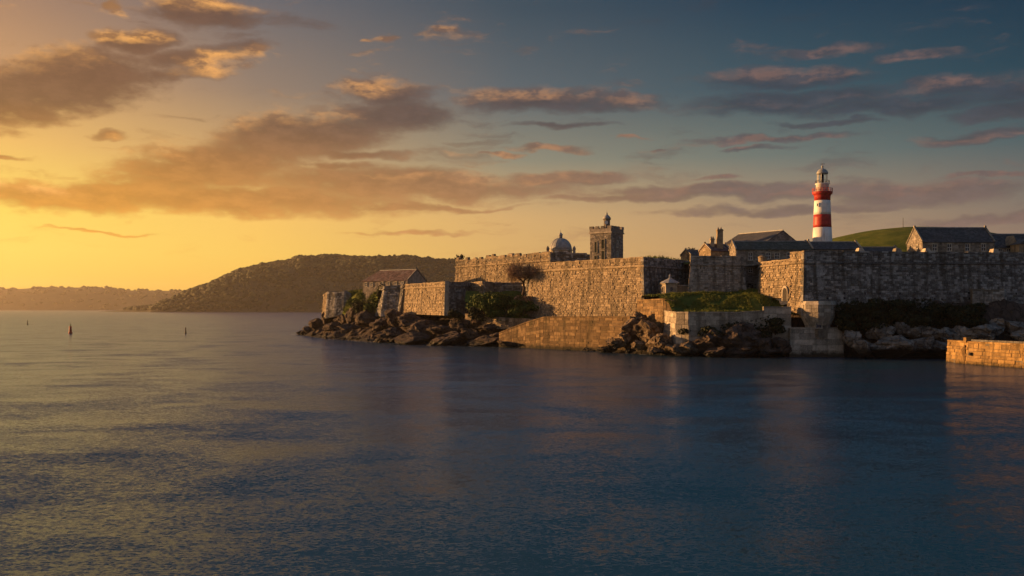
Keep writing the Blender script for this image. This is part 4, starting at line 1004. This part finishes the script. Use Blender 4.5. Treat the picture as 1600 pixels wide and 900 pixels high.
tufts('rough grass on the terrace below the bastions', 34000, (28,62,199,246), ter_z, lambda x, y: inside(TER,x,y), 1)
tufts('rough grass on the mound at the left point', 26000, (-68,-38.6,304,350), mound_z, lambda x, y: y > 338 - (x+60)*1.65, 2, .8)
tufts('grass along the top of the big bastion', 5000, (5,46,224,275), plateau_z, lambda x, y: inside(PLAT,x,y), 3, .7)

# ------------------------------------------------------------------ shore rocks
ORD = ['first','second','third','fourth','fifth','sixth','seventh','eighth','ninth','tenth','eleventh','twelfth','thirteenth','fourteenth','fifteenth','sixteenth','seventeenth','eighteenth','nineteenth','twentieth']
ZONES = [
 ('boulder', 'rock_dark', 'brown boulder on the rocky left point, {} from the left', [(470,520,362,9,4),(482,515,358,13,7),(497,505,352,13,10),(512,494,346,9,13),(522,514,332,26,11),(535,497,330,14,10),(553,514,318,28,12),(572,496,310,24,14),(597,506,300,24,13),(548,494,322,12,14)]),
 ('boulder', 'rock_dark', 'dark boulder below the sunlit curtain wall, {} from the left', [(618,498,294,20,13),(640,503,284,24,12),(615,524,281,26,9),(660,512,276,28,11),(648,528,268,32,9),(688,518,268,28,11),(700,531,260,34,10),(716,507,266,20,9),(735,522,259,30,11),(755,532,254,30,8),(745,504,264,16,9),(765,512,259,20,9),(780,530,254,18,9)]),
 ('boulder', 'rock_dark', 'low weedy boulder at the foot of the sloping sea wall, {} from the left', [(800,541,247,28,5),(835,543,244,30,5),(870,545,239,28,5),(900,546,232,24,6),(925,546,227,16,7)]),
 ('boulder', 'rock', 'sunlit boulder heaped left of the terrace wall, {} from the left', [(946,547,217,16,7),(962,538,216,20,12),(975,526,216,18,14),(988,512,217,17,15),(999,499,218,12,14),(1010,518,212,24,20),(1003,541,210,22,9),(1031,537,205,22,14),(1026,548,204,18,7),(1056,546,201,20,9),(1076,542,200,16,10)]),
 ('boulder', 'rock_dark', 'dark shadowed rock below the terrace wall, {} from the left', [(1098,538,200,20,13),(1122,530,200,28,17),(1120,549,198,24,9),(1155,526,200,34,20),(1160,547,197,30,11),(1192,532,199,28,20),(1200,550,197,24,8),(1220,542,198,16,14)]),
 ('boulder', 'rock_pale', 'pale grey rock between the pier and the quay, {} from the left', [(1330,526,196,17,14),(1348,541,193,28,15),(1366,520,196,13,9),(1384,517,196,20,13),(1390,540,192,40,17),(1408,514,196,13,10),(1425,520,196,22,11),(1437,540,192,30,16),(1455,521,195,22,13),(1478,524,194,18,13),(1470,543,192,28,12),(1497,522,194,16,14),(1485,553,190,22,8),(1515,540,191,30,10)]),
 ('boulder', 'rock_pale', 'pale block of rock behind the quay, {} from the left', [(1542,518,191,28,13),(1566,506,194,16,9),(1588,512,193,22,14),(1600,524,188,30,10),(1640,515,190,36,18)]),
]
rr = random.Random(77)
def rock(px, py, Y, w, h, mat, label, group, flatten=1.0):
    o = bpy.data.objects.new('boulder', mesh_with(rr.choice(BOUL), mat)); COL.objects.link(o); k = Y/F
    o.location = P(px, py, Y); o.scale = (w*k*1.1, (w+h)*.6*k*1.1, h*k*1.15); o.rotation_euler = (rr.uniform(-.25,.25), rr.uniform(-.2,.2), rr.choice((0,math.pi))+rr.uniform(-.5,.5))
    return tag(o, label, 'boulder', group)
for (nm, mat, lab, lst) in ZONES:
    for i, q in enumerate(sorted(lst)): rock(*q, mat, lab.format(ORD[i]), lab.split(',')[0] + 's')
rock(476,522.5,371,4,3,'rock_dark','tiny lone rock awash off the rocky left point','lone rocks')
# smaller stones wedged along the shore
for k in range(230):
    i = rr.randrange(0, 15); a, b = SHORE[i], SHORE[i+1]; u = rr.random(); x, y = a[0]+(b[0]-a[0])*u, a[1]+(b[1]-a[1])*u
    d = abs(rr.gauss(0,1))*5; L = math.hypot(b[0]-a[0], b[1]-a[1]); nx, ny = -(b[1]-a[1])/L, (b[0]-a[0])/L
    x, y = x+nx*d, y+ny*d
    if 57 < x < 69 or x > 112: continue
    z = shore_z(x, y); s = rr.uniform(.5,1.5)
    o = bpy.data.objects.new('shore_stone', mesh_with(rr.choice(BOUL), 'rock_pale' if x > 68 else ('rock' if rr.random() < .3 else 'rock_dark'))); COL.objects.link(o)
    o.location = (x, y, z + s*.15); o.scale = (s*rr.uniform(.9,1.7), s*rr.uniform(.8,1.3), s*rr.uniform(.5,.95)); o.rotation_euler = (rr.uniform(-.4,.4), rr.uniform(-.4,.4), rr.uniform(0,6.28))
    zone = 'on the left point' if x < -40 else 'below the curtain wall' if x < -5 else 'along the sloping sea wall' if x < 24 else 'below the terrace wall' if x < 58 else 'between pier and quay'
    tag(o, 'small stone wedged among the boulders ' + zone, 'stone', 'small shore stones ' + zone)

# thin wash of foam where the swell meets rock and wall
rf = random.Random(12); mb = MB()
for k in range(620):
    i = rf.randrange(0, 15); a, b = SHORE[i], SHORE[i+1]; u = rf.random(); L = math.hypot(b[0]-a[0], b[1]-a[1]); nx, ny = (b[1]-a[1])/L, -(b[0]-a[0])/L
    o = rf.uniform(-.5,2.6); x, y = a[0]+(b[0]-a[0])*u+nx*o, a[1]+(b[1]-a[1])*u+ny*o
    if mnoise.noise(Vector((x*.12,y*.12,2))) < -.05: continue
    w, h = rf.uniform(.2,.9), rf.uniform(.06,.22); dx, dy = (b[0]-a[0])/L, (b[1]-a[1])/L; n = 7
    ring = [(x + dx*w*math.cos(t_)*rf.uniform(.6,1.2) + nx*h*math.sin(t_), y + dy*w*math.cos(t_)*rf.uniform(.6,1.2) + ny*h*math.sin(t_), .02+k*2e-5) for t_ in [2*math.pi*q/n for q in range(n)]]
    mb.add(ring, [tuple(range(n))])
M['foam'] = simple('sea_foam', (.5,.52,.52), .9, .3, 3)
tag(mb.build('foam', M['foam']), 'thin broken foam along the foot of the rocks', 'foam', kind='stuff')

# ------------------------------------------------------------------ buoys
def buoy(px, py, mat, hgt, label, kind):
    Y = 15000/(py-HOR); x, y = XY(px, Y); root = empty('buoy', (x,y,0), label, 'buoy')
    if kind == 'can':
        MB().lathe([(.7,-.5),(.78,.1),(.78,.45),(.6,.6)], (x,y,0), 16).build('float', M[mat], root)
        MB().lathe([(.58,.6),(.46,2.6),(.5,2.65),(.5,2.9)], (x,y,0), 16).build('body', M[mat], root)
        MB().lathe([(.1,2.9),(.1,3.3),(.22,3.32),(.22,3.8)], (x,y,0), 10).build('lantern', M['iron'], root)
    else:
        MB().lathe([(.4,-.5),(.48,.1),(.4,.5)], (x,y,0), 12).build('float', M[mat], root)
        MB().lathe([(.26,.5),(.22,hgt*.8),(.1,hgt*.82)], (x,y,0), 10).build('pillar', M[mat], root)
        MB().lathe([(.34,hgt*.82),(.02,hgt)], (x,y,0), 10).build('topmark', M[mat], root)
buoy(110,521,'red_paint',3.6,'red can buoy floating on the left','can')
buoy(290,521,'iron',2.5,'dark green black pillar buoy right of the red buoy','pillar')
buoy(43,507,'iron',2.8,'distant thin dark marker buoy near the left edge','pillar')

# ------------------------------------------------------------------ evening haze
hm = bpy.data.materials.new('evening_haze'); hm.use_nodes = True; t = NT(hm.node_tree); t.n.clear()
ho = t.node('ShaderNodeOutputMaterial'); hv = t.node('ShaderNodeVolumePrincipled')
hv.inputs['Color'].default_value = (.95,.87,.76,1); hv.inputs['Density'].default_value = 5e-5; hv.inputs['Anisotropy'].default_value = .65
t.l.new(hv.outputs[0], ho.inputs['Volume'])
hz = MB().box(-7700,7700,-600,7700,-8,205).build('haze', hm); tag(hz, 'thin golden evening haze over the water', 'haze', kind='stuff')
